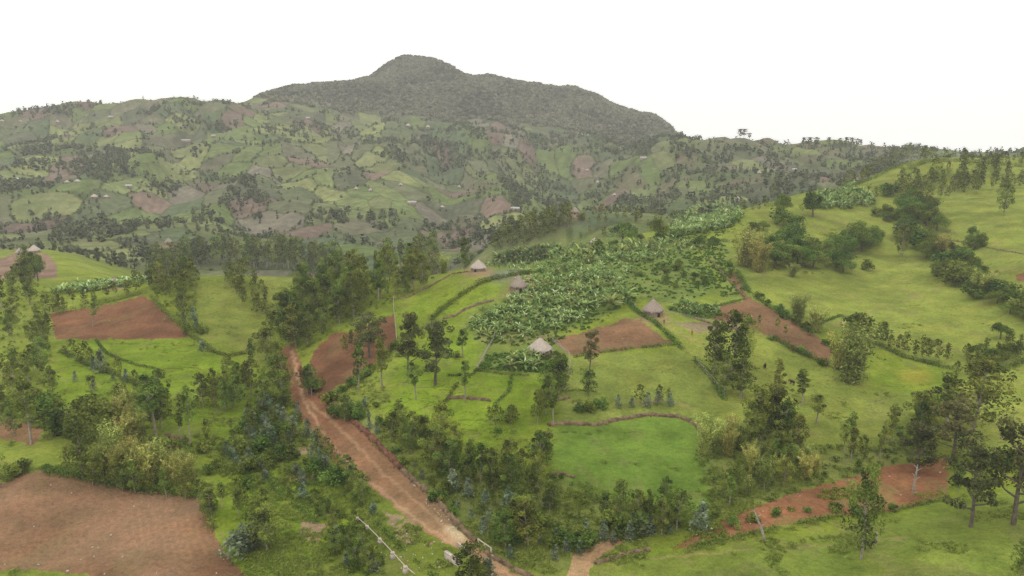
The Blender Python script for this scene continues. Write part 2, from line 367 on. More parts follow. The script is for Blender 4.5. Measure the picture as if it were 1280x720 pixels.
def enset(seed, low=False):
    r = np.random.default_rng(seed); mb = MB()
    hs = .5 if low else 1.5
    mb.tube([[0, 0, -.2], [0, 0, hs * .6], [0, 0, hs]], [.28, .22, .14], 6)
    n = 9 if low else 12
    for i in range(n):
        a = i * 2.4 + r.uniform(-.3, .3); el = r.uniform(.75, 1.42) if i > 3 else r.uniform(.25, .7); L = r.uniform(1.7, 2.5) if low else r.uniform(2.3, 3.5); W = r.uniform(.22, .34)
        if low: W *= .8
        d = np.array([math.cos(a), math.sin(a)]); sd = np.array([-d[1], d[0], 0]); k = 5; rows = []
        pos = np.array([0., 0, hs * .8]); e = el
        for j in range(k + 1):
            w = W * math.sin(math.pi * (.08 + .88 * j / k)) ** .7
            up = np.array([-d[0] * math.sin(e), -d[1] * math.sin(e), math.cos(e)]) * .3 * w
            rows += [pos - sd * w + up, pos, pos + sd * w + up]
            pos = pos + np.array([d[0] * math.cos(e), d[1] * math.cos(e), math.sin(e)]) * L / k; e -= r.uniform(.12, .3)
        Q = []
        for j in range(k):
            b = j * 3; Q += [[b, b+1, b+4, b+3], [b+1, b+2, b+5, b+4]]
        mb.add(rows, Q, lv=np.clip(r.normal(.5, .22), 0, 1))
    return mb
K = {}
def reg(kind, variants): K[kind] = variants
def pack(f, mat, seeds, *a):
    out = []
    for s in seeds:
        t, c = f(s, *a); out.append((t, c.build('crown', M[mat])))
    return out
reg('euc_tall', pack(euc, 'euc', range(1, 6), 'tall'))
reg('euc_full', pack(euc, 'euc', range(11, 16), 'full'))
reg('euc_young', pack(euc, 'euc', range(21, 25), 'young'))
reg('dark_full', pack(euc, 'eucdark', range(31, 35), 'full'))
reg('dark_tall', pack(euc, 'eucdark', range(36, 40), 'tall'))
reg('broad', pack(broad, 'broad', range(41, 45)))
reg('broad_pale', pack(broad, 'shrub', range(46, 48)))
reg('umbrella', pack(umbrella, 'umbrella', range(51, 54)))
reg('bamboo', pack(bamboo, 'bamboo', range(61, 65)))
reg('shrub', [(None, shrub(s).build('foliage', M['shrub'])) for s in range(71, 75)])
reg('darkshrub', [(None, shrub(s).build('foliage', M['broad'])) for s in range(76, 79)])
reg('sapling', [(None, sapling(s).build('foliage', M['blue'])) for s in range(81, 85)])
reg('blueshrub', [(None, shrub(s, .2, 12, 90).build('foliage', M['blue'])) for s in (86, 87)])
reg('enset', [(None, enset(s).build('enset', M['enset'])) for s in range(91, 97)])
reg('enset_low', [(None, enset(s, True).build('enset', M['enset'])) for s in range(98, 102)])
# kind -> (name, category, look, nominal mesh height)
INFO = {
 'euc_tall': ('eucalyptus_tree', 'tree', 'slender eucalyptus', 10), 'euc_full': ('eucalyptus_tree', 'tree', 'bushy eucalyptus', 10),
 'euc_young': ('eucalyptus_tree', 'tree', 'conical eucalyptus', 10), 'dark_full': ('eucalyptus_tree', 'tree', 'bushy dark eucalyptus', 10),
 'dark_tall': ('eucalyptus_tree', 'tree', 'slender dark eucalyptus', 10), 'broad': ('broadleaf_tree', 'tree', 'dark rounded tree', 10),
 'broad_pale': ('broadleaf_tree', 'tree', 'mid green tree', 9.5), 'umbrella': ('tiered_tree', 'tree', 'open tiered brownish tree', 10),
 'bamboo': ('bamboo_clump', 'bamboo', 'pale bamboo', 9), 'shrub': ('shrub', 'shrub', 'green shrub', 1.8), 'darkshrub': ('shrub', 'shrub', 'dark shrub', 1.8),
 'sapling': ('eucalyptus_bush', 'sapling', 'blue-green sapling', 3.1), 'blueshrub': ('eucalyptus_bush', 'sapling', 'pale blue-grey bush', 1.8), 'enset': ('enset_plant', 'plant', 'tall enset plant', 4.3), 'enset_low': ('enset_plant', 'plant', 'low enset plant', 2.6)}
def tag(o, label=None, cat=None, group=None, kind=None):
    for k, v in (('label', label), ('category', cat), ('group', group), ('kind', kind)):
        if v: o[k] = v
    return o
def link(name, me, parent=None, loc=None):
    o = bpy.data.objects.new(name, me); C.objects.link(o)
    if parent: o.parent = parent
    if loc is not None: o.location = loc
    return o
QUEUE = []
def place(kind, x, y, h, label, group, rz=None, var=None, sxy=1.0, keep=False):
    z = float(H(x, y)); dep = proj(0, y, z)[2]
    QUEUE.append(dict(kind=kind, x=x, y=y, z=z, h=h, px=h / dep * F, label=label, group=group, rz=random.uniform(0, 6.28) if rz is None else rz,
                      var=random.randrange(12) if var is None else var, sxy=sxy, keep=keep, w=random.uniform(.85, 1.2), tx=random.gauss(0, .045), ty=random.gauss(0, .045)))
def put(q):
    kind = q['kind']; name, cat, look, nh = INFO[kind]; v = K[kind]; tr, cr = v[q['var'] % len(v)]; s = q['h'] / nh
    if tr is None: o = link(name, cr)
    else:
        o = link(name, None); o.empty_display_size = .5
        link('stems' if kind == 'bamboo' else 'trunk', tr, o); link('crown', cr, o)
    o.location = (q['x'], q['y'], q['z'] - .05); o.rotation_euler = (q['tx'], q['ty'], q['rz']); w = s * q['sxy'] * q['w']; o.scale = (w, w, s)
    tag(o, q['label'], cat, q['group'])
ONES = 'first second third fourth fifth sixth seventh eighth ninth tenth eleventh twelfth thirteenth fourteenth fifteenth sixteenth seventeenth eighteenth nineteenth'.split()
TENS = {2: 'twent', 3: 'thirt', 4: 'fort', 5: 'fift', 6: 'sixt', 7: 'sevent', 8: 'eight', 9: 'ninet'}
def ordinal(n):
    if n < 20: return ONES[n - 1]
    if n >= 100: return 'hundred and ' + ordinal(n - 100) if n > 100 else 'hundredth'
    t, o = divmod(n, 10); return TENS[t] + 'ieth' if o == 0 else TENS[t] + 'y-' + ONES[o - 1]
def mh(px, py, y, z, hpx):
    dep = proj(0, y, z)[2]; s = (z - CAMZ) / y
    return hpx * dep / F / math.cos(math.atan(s))
def cluster(kinds, poly, n, hp, phrase, group, sep=2.5, ymin=60, ymax=4200, line=False, sxy=1.0):
    """scatter individuals over the patch of ground whose outline in the photo is POLY (or along a line); heights are given in photo pixels"""
    pts = []
    xs = [p[0] for p in poly]; ys = [p[1] for p in poly]
    if line:
        seg = np.cumsum([0] + [math.dist(a, b) for a, b in zip(poly, poly[1:])])
        t = (np.arange(n) + rng.uniform(-.35, .35, n) + .5) / n * seg[-1]
        cand = np.stack([np.interp(t, seg, xs), np.interp(t, seg, ys)], 1) + rng.normal(0, 1.2, (n, 2))
    else:
        cand = np.stack([rng.uniform(min(xs), max(xs), n * 40), rng.uniform(min(ys), max(ys), n * 40)], 1)
        cand = cand[inpoly(cand[:, 0], cand[:, 1], poly)][: n * 12]
    X, Y, Zz = ground(cand[:, 0], cand[:, 1], ymin=ymin, ymax=ymax)
    for (cx, cy), x, y, z in zip(cand, X, Y, Zz):
        if len(pts) >= n: break
        if all((x - q[2]) ** 2 + (y - q[3]) ** 2 > sep * sep for q in pts): pts.append((cx, cy, x, y, z))
    pts.sort(); ks = list(kinds) if isinstance(kinds, (list, tuple)) else [kinds]
    seq = [random.choice(ks) for _ in pts]; num = {}
    for (cx, cy, x, y, z), k in zip(pts, seq):
        num[k] = num.get(k, 0) + 1; look = INFO[k][2]; tot = seq.count(k); import re as _re
        lab = f"{look}, {ordinal(num[k])} from the left {phrase}" if tot > 1 else f"{look}, the only one {phrase}"
        if len(_re.findall(r'[A-Za-z]+', lab)) > 15: lab = lab.replace('from the left', 'from left')
        if len(_re.findall(r'[A-Za-z]+', lab)) > 16: print('LONG', lab)
        hh = (.88 if K[k][0][0] else 1) * random.uniform(*hp) * (.45 if hp[0] >= 20 and 'shrub' in k else .6 if hp[0] >= 22 and k == 'sapling' else 1); place(k, x, y, mh(cx, cy, y, z, hh), lab, group, sxy=sxy)
def single(kind, px, py, hpx, label, group=None, **k):
    x, y, z = g1(px, py); return place(kind, x, y, mh(px, py, y, z, hpx), label, group, keep=True, **k)
# ------------------------------------------------------------------ what covers the ground
def along(poly, X, Y):
    d = np.full(X.shape, 1e9)
    for (x0, y0), (x1, y1) in zip(poly, poly[1:]):
        t = np.clip(((X - x0) * (x1 - x0) + (Y - y0) * (y1 - y0)) / ((x1 - x0) ** 2 + (y1 - y0) ** 2), 0, 1)
        d = np.minimum(d, np.hypot(X - x0 - t * (x1 - x0), Y - y0 - t * (y1 - y0)))
    return d
PX, PY, DEP = proj(XG, YG, Z)
WX = PX + (fbm(XG / 2.2, YG / 2.2, 3, 41) - .5) * 8 * np.clip(200 / YG, .25, 1.2); WY = PY + (fbm(XG / 2.2, YG / 2.2, 3, 47) - .5) * 6 * np.clip(200 / YG, .25, 1.2)
GR = np.array([.140, .178, .022]); BR = np.array([.135, .192, .018]); YE = np.array([.164, .193, .036]); OL = np.array([.120, .140, .050]); DK = np.array([.070, .090, .030])
SO = np.array([.152, .088, .047]); SR = np.array([.158, .078, .042]); TA = np.array([.33, .21, .112]); GY = np.array([.17, .155, .10])
COL = np.empty((NY, NU, 3)); COL[:] = GR
nA = fbm(XG / 35, YG / 35, 4, 51)[..., None]; nB = fbm(XG / 9, YG / 9, 4, 53)[..., None]
COL = COL * (1 - sst(.45, .65, nA)) + (GR * .45 + YE * .55) * sst(.45, .65, nA)
near = YG < 620
# far patchwork of fields
a = .35; fx = (XG * math.cos(a) + YG * math.sin(a)); fy = (-XG * math.sin(a) + YG * math.cos(a))
fx = fx + (fbm(XG / 150, YG / 150, 3, 61) - .5) * 90; fy = fy + (fbm(XG / 150 + 9, YG / 150, 3, 67) - .5) * 90
def voronoi(X, Y):
    ix = np.floor(X); iy = np.floor(Y); d1 = np.full(X.shape, 9.); d2 = np.full(X.shape, 9.); cid = np.zeros(X.shape)
    for dx in (-1, 0, 1):
        for dy in (-1, 0, 1):
            jx, jy = ix + dx, iy + dy
            ox = jx + .5 + (hash2(jx, jy, 71) - .5) * .85; oy = jy + .5 + (hash2(jx, jy, 73) - .5) * .85
            d = np.maximum(np.abs(X - ox), np.abs(Y - oy)) * .6 + np.hypot(X - ox, Y - oy) * .4
            n = d < d1; d2 = np.where(n, d1, np.minimum(d2, d)); cid = np.where(n, hash2(jx, jy, 79), cid); d1 = np.where(n, d, d1)
    return cid, d2 - d1
def fieldinfo(X, Y):
    f1 = X * math.cos(a) + Y * math.sin(a) + (fbm(X / 110, Y / 110, 2, 61) - .5) * 60; f2 = -X * math.sin(a) + Y * math.cos(a) + (fbm(X / 110 + 9, Y / 110, 2, 67) - .5) * 60
    c1, e1 = voronoi(f1 / 44, f2 / 62)
    c2, e2 = voronoi((X + .12 * Y + (fbm(X / 90, Y / 200, 2, 65) - .5) * 60) / 34, (Y + (fbm(X / 60, Y / 90, 2, 69) - .5) * 60) / 135)
    u_ = X / Y; m = (Y > 1120 + 140 * (fbm(X / 80, Y / 80, 2, 77) - .5)) & (u_ > -.24) & (u_ < .24)
    return np.where(m, c2, c1), np.where(m, e2 * .8, e1)
fm = YG[:, 0] > 420
cid, edge = np.zeros_like(YG), np.ones_like(YG)
cid[fm], edge[fm] = fieldinfo(XG[fm], YG[fm])
pal = np.array([[.13,.175,.04],[.15,.17,.05],[.19,.21,.06],[.105,.13,.05],[.19,.13,.09],[.14,.135,.07],[.155,.105,.075],[.10,.11,.055],[.21,.235,.06],[.09,.125,.05],[.13,.14,.06],[.12,.17,.035],[.17,.15,.10],[.16,.20,.05]])
stripe = .90 + .2 * (.5 + .5 * np.sin((fx * np.cos(cid * 40) + fy * np.sin(cid * 40)) / 1.6 + 3 * fbm(XG / 20, YG / 20, 2, 87)))
pal = pal * .74 + pal.mean(1)[:, None] * .22
FC = (.84 * stripe)[..., None] * pal[np.minimum((cid * 14).astype(int), 13)] * (.72 + .5 * fbm(XG / 14, YG / 14, 3, 83))[..., None]
hedge_d = 1 - sst(.02, .07, edge)
FC = FC * (1 - .78 * hedge_d[..., None]) + DK * .55 * .78 * hedge_d[..., None]
rough = sst(.50, .62, fbm(XG / 120 + 3, YG / 150, 4, 91))[..., None]
FC = FC * (1 - .5 * rough) + DK * 1.1 * .5 * rough
wf = np.maximum(sst(500, 640, YG), sst(470, 500, YG) * (PX < 900) * (PX > 540))[..., None]
COL = COL * (1 - wf) + FC * wf
FORP = [(322,121),(330,60),(500,50),(900,60),(900,195),(845,176),(820,180),(790,182),(745,166),(690,165),(640,155),(600,147),(560,148),(480,144),(440,140),(400,133),(350,125)]
FWX = PX + (fbm(XG / 45, YG / 45, 3, 221) - .5) * 50; FWY = PY + (fbm(XG / 45, YG / 45, 3, 223) - .5) * 28
forest = inpoly(FWX, FWY, FORP) & (YG > 1480)
COL[forest] = np.array([.07, .073, .05]) * (.8 + .4 * fbm(XG / 25, YG / 25, 3, 95))[forest][..., None]
def paint(poly, c, y0=60, y1=600, amt=1.0, var=.25, soft=9):
    m0 = inpoly(WX, WY, poly) & (YG > y0) & (YG < y1); jj, ii = np.where(m0)
    if not len(jj): return
    sl = (slice(max(jj.min() - 12, 0), jj.max() + 12), slice(max(ii.min() - 12, 0), ii.max() + 12)); m = m0[sl].astype(float)
    for ax in (0, 1):
        for _ in range(2):
            cs = np.cumsum(np.pad(m, [(soft // 2 + 1, soft // 2) if q == ax else (0, 0) for q in (0, 1)], mode='edge'), axis=ax)
            m = (np.take(cs, range(soft, cs.shape[ax]), axis=ax) - np.take(cs, range(0, cs.shape[ax] - soft), axis=ax)) / soft
    m = np.clip(m, 0, 1)[..., None] * amt; n = 1 - var / 2 + var * nB[sl]
    COL[sl] = COL[sl] * (1 - m) + np.asarray(c) * n * m
# big right-hand pastures, drier and yellower
paint([(905,330),(940,255),(1000,245),(1100,205),(1280,190),(1400,190),(1400,470),(1280,470),(1190,470),(1090,430),(1000,400)], YE * .93)
paint([(800,395),(850,402),(960,420),(1000,440),(1040,460),(1100,500),(1140,560),(1000,560),(880,540),(840,430)], YE)
paint([(1185,470),(1280,455),(1400,450),(1400,620),(1280,590),(1200,560),(1150,530)], YE)
paint([(690,450),(800,440),(850,436),(900,480),(890,530),(700,530)], (.145,.175,.035))
paint([(1085,440),(1190,465),(1190,500),(1130,520),(1090,490)], (.135,.185,.02))
paint([(1120,462),(1160,460),(1165,480),(1125,482)], (.22,.19,.03), amt=.7)
paint([(1100,480),(1150,500),(1140,530),(1080,520)], (.13,.14,.04), amt=.5)
# vivid small plots
paint([(470,385),(600,350),(640,350),(600,380),(560,400),(530,440),(500,440)], BR, amt=.6)
paint([(520,430),(600,410),(620,420),(590,465),(690,470),(700,490),(690,530),(600,560),(540,560),(480,520),(500,450)], BR)
paint([(690,530),(860,520),(900,560),(900,620),(860,660),(690,600)], (.105,.165,.025))
paint([(100,425),(240,425),(330,470),(330,560),(180,540),(60,500),(70,440)], BR * .95)
paint([(270,560),(420,600),(460,720),(300,720),(270,660)], BR * .95)
paint([(240,350),(420,340),(430,370),(330,400),(330,450),(250,420)], YE * .85)
paint([(440,560),(600,690),(600,740),(440,740)], (.12,.16,.025), amt=.7)
paint([(1000,670),(1280,610),(1500,600),(1500,760),(700,760),(740,710),(860,690)], (.135,.175,.03), y1=170)
# enset garden floor, crop beds
ENS = [(606,330),(640,316),(700,305),(760,300),(850,298),(905,318),(915,345),(905,362),(870,372),(875,395),(830,380),(790,370),(765,392),(700,412),(680,432),(600,432),(578,408),(590,385),(640,368),(620,350)]
paint(ENS, (.115,.155,.035)); paint([(600,440),(700,430),(712,462),(690,470),(594,464)], (.11,.15,.035))
paint([(855,300),(910,300),(935,340),(945,380),(905,375),(885,345)], (.14,.18,.035))
paint([(607,340),(655,336),(648,349),(612,351)], (.14,.16,.11))
paint([(598,418),(690,415),(690,424),(620,430),(600,425)], (.17,.13,.06), amt=.6)
paint([(645,345),(668,343),(675,362),(640,366)], (.28,.19,.12), amt=.7); paint([(585,334),(615,332),(617,342),(580,342)], (.26,.18,.11), amt=.6)
# rough scrubby ground
for pl in ([(400,470),(470,560),(560,650),(600,690),(640,640),(560,590),(500,560),(430,490)], [(560,590),(700,600),(860,660),(740,690),(700,720),(600,690)], [(0,500),(60,520),(250,600),(240,560),(100,510)], [(870,540),(1000,560),(1180,560),(1040,620),(900,650)]):
    paint(pl, (.12,.13,.045), amt=.55)
m = (YG < 600) & (fbm(XG / 5, YG / 5, 4, 101) > .66); COL[m] = COL[m] * .75 + np.array([.16,.13,.06]) * .25
# little erosion scars following the slope on the pastures
sc = np.abs(fbm(XG / 22, YG / 5.5, 3, 103) - .5) < .006
m = sc & (YG < 560) & (YG > 150) & (fbm(XG / 30, YG / 30, 2, 107) > .53); COL[m] = COL[m] * .62
for pl in ([(350,560),(400,555),(400,600),(360,600)], [(380,650),(410,655),(400,680),(370,670)], [(480,640),(520,650),(560,700),(520,720)], [(640,500),(660,500)]):
    m = inpoly(WX, WY, pl) & (nB[..., 0] > .5) if len(pl) > 2 else np.zeros(YG.shape, bool); COL[m] = np.array([.26,.19,.11])
# general unevenness of the sward and bare trodden earth round the huts
COL *= (.86 + .16 * sst(.32, .68, nB) + .16 * sst(.35, .65, nA)) * (.92 + .16 * sst(.3, .7, fbm(XG / 3.3, YG / 3.3, 3, 57)))[..., None]
for hx, hy, hw in ((598,341,20),(648,365,22),(818,397,26),(676,445,24),(743,306,10),(143,359,14),(34,319,24),(211,306,12),(237,310,12),(718,270,14)):
    paint([(hx + hw * math.cos(t) * (.9 + .3 * math.sin(3 * t)), hy + hw * .36 * math.sin(t)) for t in np.linspace(0, 6.28, 14)[:-1]], (.22,.15,.09), y1=700, amt=.7, soft=5)
# trodden footpaths over the pastures
for pth in ([(816,402),(840,412),(866,424),(900,440),(940,470),(985,520)], [(700,490),(720,505),(760,506),(830,500),(880,512)], [(1012,420),(1060,400),(1120,380),(1200,350),(1290,330)], [(760,705),(830,697),(930,688),(1060,680),(1180,668),(1290,660)], [(110,470),(150,500),(190,530),(230,545)], [(300,560),(280,600),(275,660),(300,715)]):
    x0, x1_ = min(p[0] for p in pth) - 4, max(p[0] for p in pth) + 4; y0_, y1_ = min(p[1] for p in pth) - 4, max(p[1] for p in pth) + 4
    b_ = (PX > x0) & (PX < x1_) & (PY > y0_) & (PY < y1_) & (YG < 560); d_ = along(pth, WX[b_], WY[b_]); k_ = (sst(1.8, .5, d_) * sst(.38, .55, nB[..., 0][b_]))[:, None] * .55
    COL[b_] = COL[b_] * (1 - k_) + np.array([.24,.17,.09]) * k_
# named patches: soil fields, road, paths -> their own objects
BIG = [(-40,625),(0,606),(20,594),(50,587),(100,596),(173,612),(248,620),(260,640),(270,667),(283,693),(305,716),(330,760),(120,760),(112,717),(40,713),(-40,716)]
LEFTS = [(-30,520),(0,521),(30,527),(56,538),(40,556),(0,546),(-30,546)]
MIDL = [(63,392),(135,381),(178,370),(196,379),(242,422),(183,424),(122,424),(70,424)]
FARL = [(-20,330),(20,317),(60,318),(72,333),(70,356),(-20,360)]
REDF = [(414,419),(444,414),(471,402),(491,393),(496,427),(480,447),(444,468),(407,494),(388,490),(384,465),(392,440)]
CEN = [(687,422),(716,419),(768,405),(780,397),(797,399),(842,430),(774,438),(717,446)]
RGT = [(904,341),(922,340),(933,369),(971,390),(1012,414),(1040,437),(1036,457),(995,440),(962,421),(930,405),(895,402),(866,378),(890,385),(931,376)]
RGT2 = [(838,401),(866,403),(905,404),(932,410),(870,416)]
STRIP = [(838,686),(856,674),(908,648),(956,630),(996,615),(1038,603),(1105,584),(1143,577),(1187,569),(1184,622),(1143,632),(1107,640),(1047,645),(960,661),(910,674),(860,684)]
FARR = [(1268,345),(1300,335),(1300,352),(1274,352)]
ROAD = [(353,433),(368,431),(378,460),(393,490),(400,496),(413,500),(420,512),(460,543),(500,587),(543,623),(580,667),(605,690),(640,712),(690,735),(690,760),(640,760),(620,722),(582,690),(553,677),(513,653),(473,615),(436,590),(417,577),(393,540),(374,522),(358,482),(350,455)]
TRACK = [(704,735),(716,695),(735,682),(765,672),(790,664),(786,674),(762,688),(742,702),(732,735)]
PATCH = [('ploughed_field', BIG, SO, 60, 200), ('ploughed_field', LEFTS, SO * 1.1, 120, 230), ('ploughed_field', MIDL, SR * .95, 200, 420), ('ploughed_field', FARL, (.17,.11,.08), 430, 640),
         ('ploughed_field', REDF, SR * .85, 160, 330), ('ploughed_field', CEN, SO, 180, 300), ('ploughed_field', RGT, SO * .92, 180, 420), ('ploughed_field', RGT2, (.15,.125,.07), 200, 320), ('ploughed_field', STRIP, SR * [1.25, 1.2, 1.1], 90, 220),
         ('ploughed_field', FARR, SR, 250, 420), ('dirt_road', ROAD, TA * .82, 90, 260), ('footpath', TRACK, TA * .92, 90, 200)]
CLS = np.zeros((NY, NU), np.int16)
for i, (nm, pl, c, y0, y1) in enumerate(PATCH):
    m = inpoly(WX, WY, pl) & (YG > y0) & (YG < y1); CLS[m] = i + 1
    COL[m] = np.asarray(c) * (.74 + .34 * sst(.3, .7, nB[m]) + .24 * sst(.35, .65, nA[m]))
ang = {1: .5, 2: .2, 3: 1.2, 4: .4, 5: .9, 6: 1.45, 7: .3, 9: .15}
for i_, an in ang.items():
    m = CLS == i_; fr_ = (XG[m] * math.cos(an) + YG[m] * math.sin(an)); COL[m] *= (1 + .06 * np.sin(fr_ * 5.2 + 4 * fbm(XG[m] / 12, YG[m] / 12, 2, 117)) * sst(.35, .6, nB[..., 0][m]))[:, None]
# road: worn wheel tracks, redder upper part, stony shoulder; weeds on the strip field
rm = CLS == 11; v = np.clip((PY - 520) / 140, 0, 1)[rm][:, None]; COL[rm] = COL[rm] * v + SR * 1.12 * (.8 + .4 * nB[rm]) * (1 - v)
sub = np.where(rm)
for ln, w, c in (([(366,440),(376,490),(400,538),(436,582),(480,616),(520,650),(560,676),(600,700),(640,735)], 1.5, (.40,.27,.16)), ([(385,500),(412,524),(440,552),(478,590),(520,628),(560,660),(600,692),(650,725)], 1.4, (.36,.235,.135))):
    d = along(ln, WX[sub], WY[sub]); k = (sst(w * 2.4, w * .4, d) * (.3 + .7 * nB[..., 0][sub]))[:, None] * .7; COL[sub] = COL[sub] * (1 - k) + np.array(c) * k
d = along([(520,600),(545,640),(560,655),(575,668)], WX[sub], WY[sub]); k = (sst(16, 3, d) * sst(.45, .6, nB[..., 0][sub]))[:, None] * .7; COL[sub] = COL[sub] * (1 - k) + np.array([.50,.40,.25]) * k
m = (CLS == 9) & (nB[..., 0] > .66); COL[m] = COL[m] * .6 + np.array([.15,.16,.05]) * .4
m = (CLS > 0) & (CLS < 11) & (fbm(XG / 4, YG / 12, 4, 109) > .64); COL[m] = COL[m] * .8 + np.array([.14,.14,.05]) * .2
m = (CLS == 1); k = (sst(.52, .7, nA[..., 0]) * .35)[m][:, None]; COL[m] = COL[m] * (1 - k) + np.array([.30,.19,.12]) * k
# ploughed relief and a cut into the hillside for the road
soil = (CLS > 0) & (CLS < 11); Z[soil] += ((fbm(XG * 1.3, YG * 1.3, 2, 111) - .5) * .28)[soil]
# ------------------------------------------------------------------ terrain objects
fc = np.maximum(np.maximum(CLS[:-1, :-1], CLS[1:, 1:]), 0)
fc[(YG[:-1, :-1] > 620)] = 100
J, I = np.meshgrid(np.arange(NY - 1), np.arange(NU - 1), indexing='ij')
vid = J * NU + I; Qall = np.stack([vid, vid + 1, vid + NU + 1, vid + NU], -1).reshape(-1, 4); fcl = fc.ravel()
V3 = np.stack([XG, YG, Z], -1).reshape(-1, 3); C4 = np.concatenate([COL, np.ones((NY, NU, 1))], -1).reshape(-1, 4)
def sheet(name, sel, label=None):
    q = Qall[sel]; uq, inv = np.unique(q, return_inverse=True)
    o = link(name, mesh(name, V3[uq], inv.reshape(-1, 4), None, M['terrain'], True, col=C4[uq])); o['kind'] = 'structure'; return o
sheet('ground', fcl == 0); sheet('hills', fcl == 100)
for i, pt in enumerate(PATCH):
    if (fcl == i + 1).any(): sheet(pt[0], fcl == i + 1)
# ------------------------------------------------------------------ trees and shrubs, patch by patch
E, EF, EY, DF, DT, SB, DS, SP_, BA, BR_ = 'euc_tall', 'euc_full', 'euc_young', 'dark_full', 'dark_tall', 'shrub', 'darkshrub', 'sapling', 'bamboo', 'broad'
G = 'eucalyptus trees on the farmed hills'; GB = 'bamboo clumps between the fields'; GS = 'shrubs between the fields'; GP = 'blue-green saplings on the slopes'; GW = 'broadleaf trees on the pasture hill'
# single trees that stand out
single(DF, 1076, 699, 112, 'ragged dark tree with pale trunk alone on the lower pasture below the red strip', G, var=0, sxy=.82)
single('umbrella', 1213, 659, 100, 'open tiered tree with dark tufts at the end of the red strip', G, var=1, sxy=.8)
single('umbrella', 1267, 656, 122, 'tall brownish tiered tree with straight trunk on the lower pasture edge', G, var=2, sxy=.8)
single('umbrella', 1190, 575, 74, 'wide spreading brownish tree just above the upper end of red strip', G, var=1, sxy=1.0)
single('umbrella', 1146, 592, 64, 'dense brownish spreading tree at the top edge of the red strip', G, var=0, sxy=.95)
single(EF, 1276, 728, 52, 'bushy dark green tree cut by the lower right corner of the view', G)
single(EF, 1215, 540, 92, 'tall full-crowned eucalyptus standing above the tiered trees', G, var=1, sxy=1.25)
single(DT, 1182, 538, 72, 'dark narrow eucalyptus beside the tall full-crowned one', G, sxy=1.4)
single('umbrella', 510, 470, 78, 'open dark tree with clumped crown left of the centre plots', G, var=1, sxy=.75)
single('umbrella', 544, 481, 82, 'tree with clumped dark crown and pale trunk in the vivid green plot', G, var=0, sxy=.85)
single('umbrella', 462, 447, 56, 'dark round-topped tree growing inside the red ploughed plot', G, var=2, sxy=1.0)
single(DT, 579, 446, 37, 'slim dark eucalyptus on the thin hedge of the vivid green plots', G, sxy=1.3)
single(E, 582, 502, 54, 'slim grey-green eucalyptus below the thin hedge of the green plots', G, sxy=1.1)
single(E, 447, 490, 62, 'thin pale-trunked tree leaning at the lower edge of red ploughed plot', G)
single(E, 478, 486, 66, 'thin forked tree below the red ploughed plot', G)
single(E, 520, 500, 50, 'small thin tree with pale trunk left of the thin hedge', G)
single(DF, 736, 494, 34, 'rounded dark green tree below the centre ploughed field', G, sxy=1.15)
o = single('umbrella', 737, 462, 48, 'sparse reddish tree on the lower edge of the centre ploughed field', G, var=2, sxy=.6)
single(DF, 915, 470, 84, 'tallest dark eucalyptus of the clump at the hedge corner below the huts', G, sxy=1.05)
single(DF, 893, 465, 66, 'dark eucalyptus on the outer side of the hedge corner clump', G, sxy=1.1)
single(EF, 932, 452, 58, 'dark eucalyptus on the pasture side of the hedge corner clump', G, sxy=1.0)
single(DF, 905, 492, 50, 'low dark eucalyptus under the tallest one of the hedge corner clump', G, sxy=1.2)
single(DF, 926, 498, 50, 'dense eucalyptus low on the hedge corner clump near pale brush', G, sxy=1.1)
single(EY, 973, 487, 42, 'cone-shaped eucalyptus alone on the yellowish pasture with dark base', G, sxy=1.5)
single(E, 1003, 505, 42, 'olive eucalyptus with oval crown on the yellowish pasture', G, sxy=1.6)
single(E, 1020, 530, 40, 'eucalyptus with open oval crown lower on the yellowish pasture', G, sxy=1.4)
single(BR_, 1016, 271, 38, 'dark rounded tree standing alone at the upper pasture by the enset', GW, var=0, sxy=.8)
single(EF, 966, 250, 22, 'dark upright tree on the ridge beside the enset rows', G)
single('broad_pale', 978, 268, 30, 'mid green round tree under the ridge beside the enset rows', GW)
single(BR_, 822, 300, 34, 'dark round tree on top of the garden knoll', GW, var=1, sxy=.85)
single(BR_, 778, 304, 28, 'dark spreading tree beside the one on top of the garden knoll', GW, var=2, sxy=1.2)
single(EF, 1126, 322, 42, 'upright dark tree alone in the middle of the big pasture', G, sxy=.9)
single(EF, 1255, 269, 42, 'tall dark tree alone on the highest open pasture', G, sxy=1.1)
single(DS, 1084, 338, 16, 'dark round bush alone on the big pasture below the wood', GS)
single(DS, 1170, 346, 15, 'small dark upright bush alone on the big pasture', GS, sxy=.7)
single(BR_, 1250, 424, 26, 'round dark bushy tree low on the big pasture beside hedge', GW, var=3, sxy=1.1)
single(EF, 580, 338, 42, 'upright green tree just behind the pale roofed hut', G, sxy=.85)
single(DF, 284, 308, 12, 'small dark pointed tree above the crest row on the left', G)
single(E, 116, 408, 40, 'pale-trunked eucalyptus standing inside the left ploughed field', G)
single(E, 39, 555, 85, 'tall thin pale-trunked eucalyptus beside the small brown field', G, sxy=1.0)
single(EF, 104, 598, 72, 'cone-shaped bushy eucalyptus on the upper edge of the large ploughed field', G, sxy=.9)
single(BR_, 108, 545, 58, 'large dark flat-topped evergreen beside the small brown field', GW, var=0, sxy=1.5)
single(E, 195, 545, 80, 'tall thin olive eucalyptus in the wet meadow behind bamboo', G, sxy=1.1)
single(E, 238, 555, 72, 'tall bare-stemmed eucalyptus beside the stone heap in meadow', G, sxy=.8)
single(E, 227, 552, 60, 'slim bare-stemmed eucalyptus next to the stone heap', G, sxy=.8)
single(DF, 334, 688, 56, 'dark bushy eucalyptus beside the pale shrub by the large ploughed field', G, sxy=1.2)
single('blueshrub', 308, 690, 40, 'large pale grey-blue bush at the corner of the large ploughed field', GP, sxy=1.1)
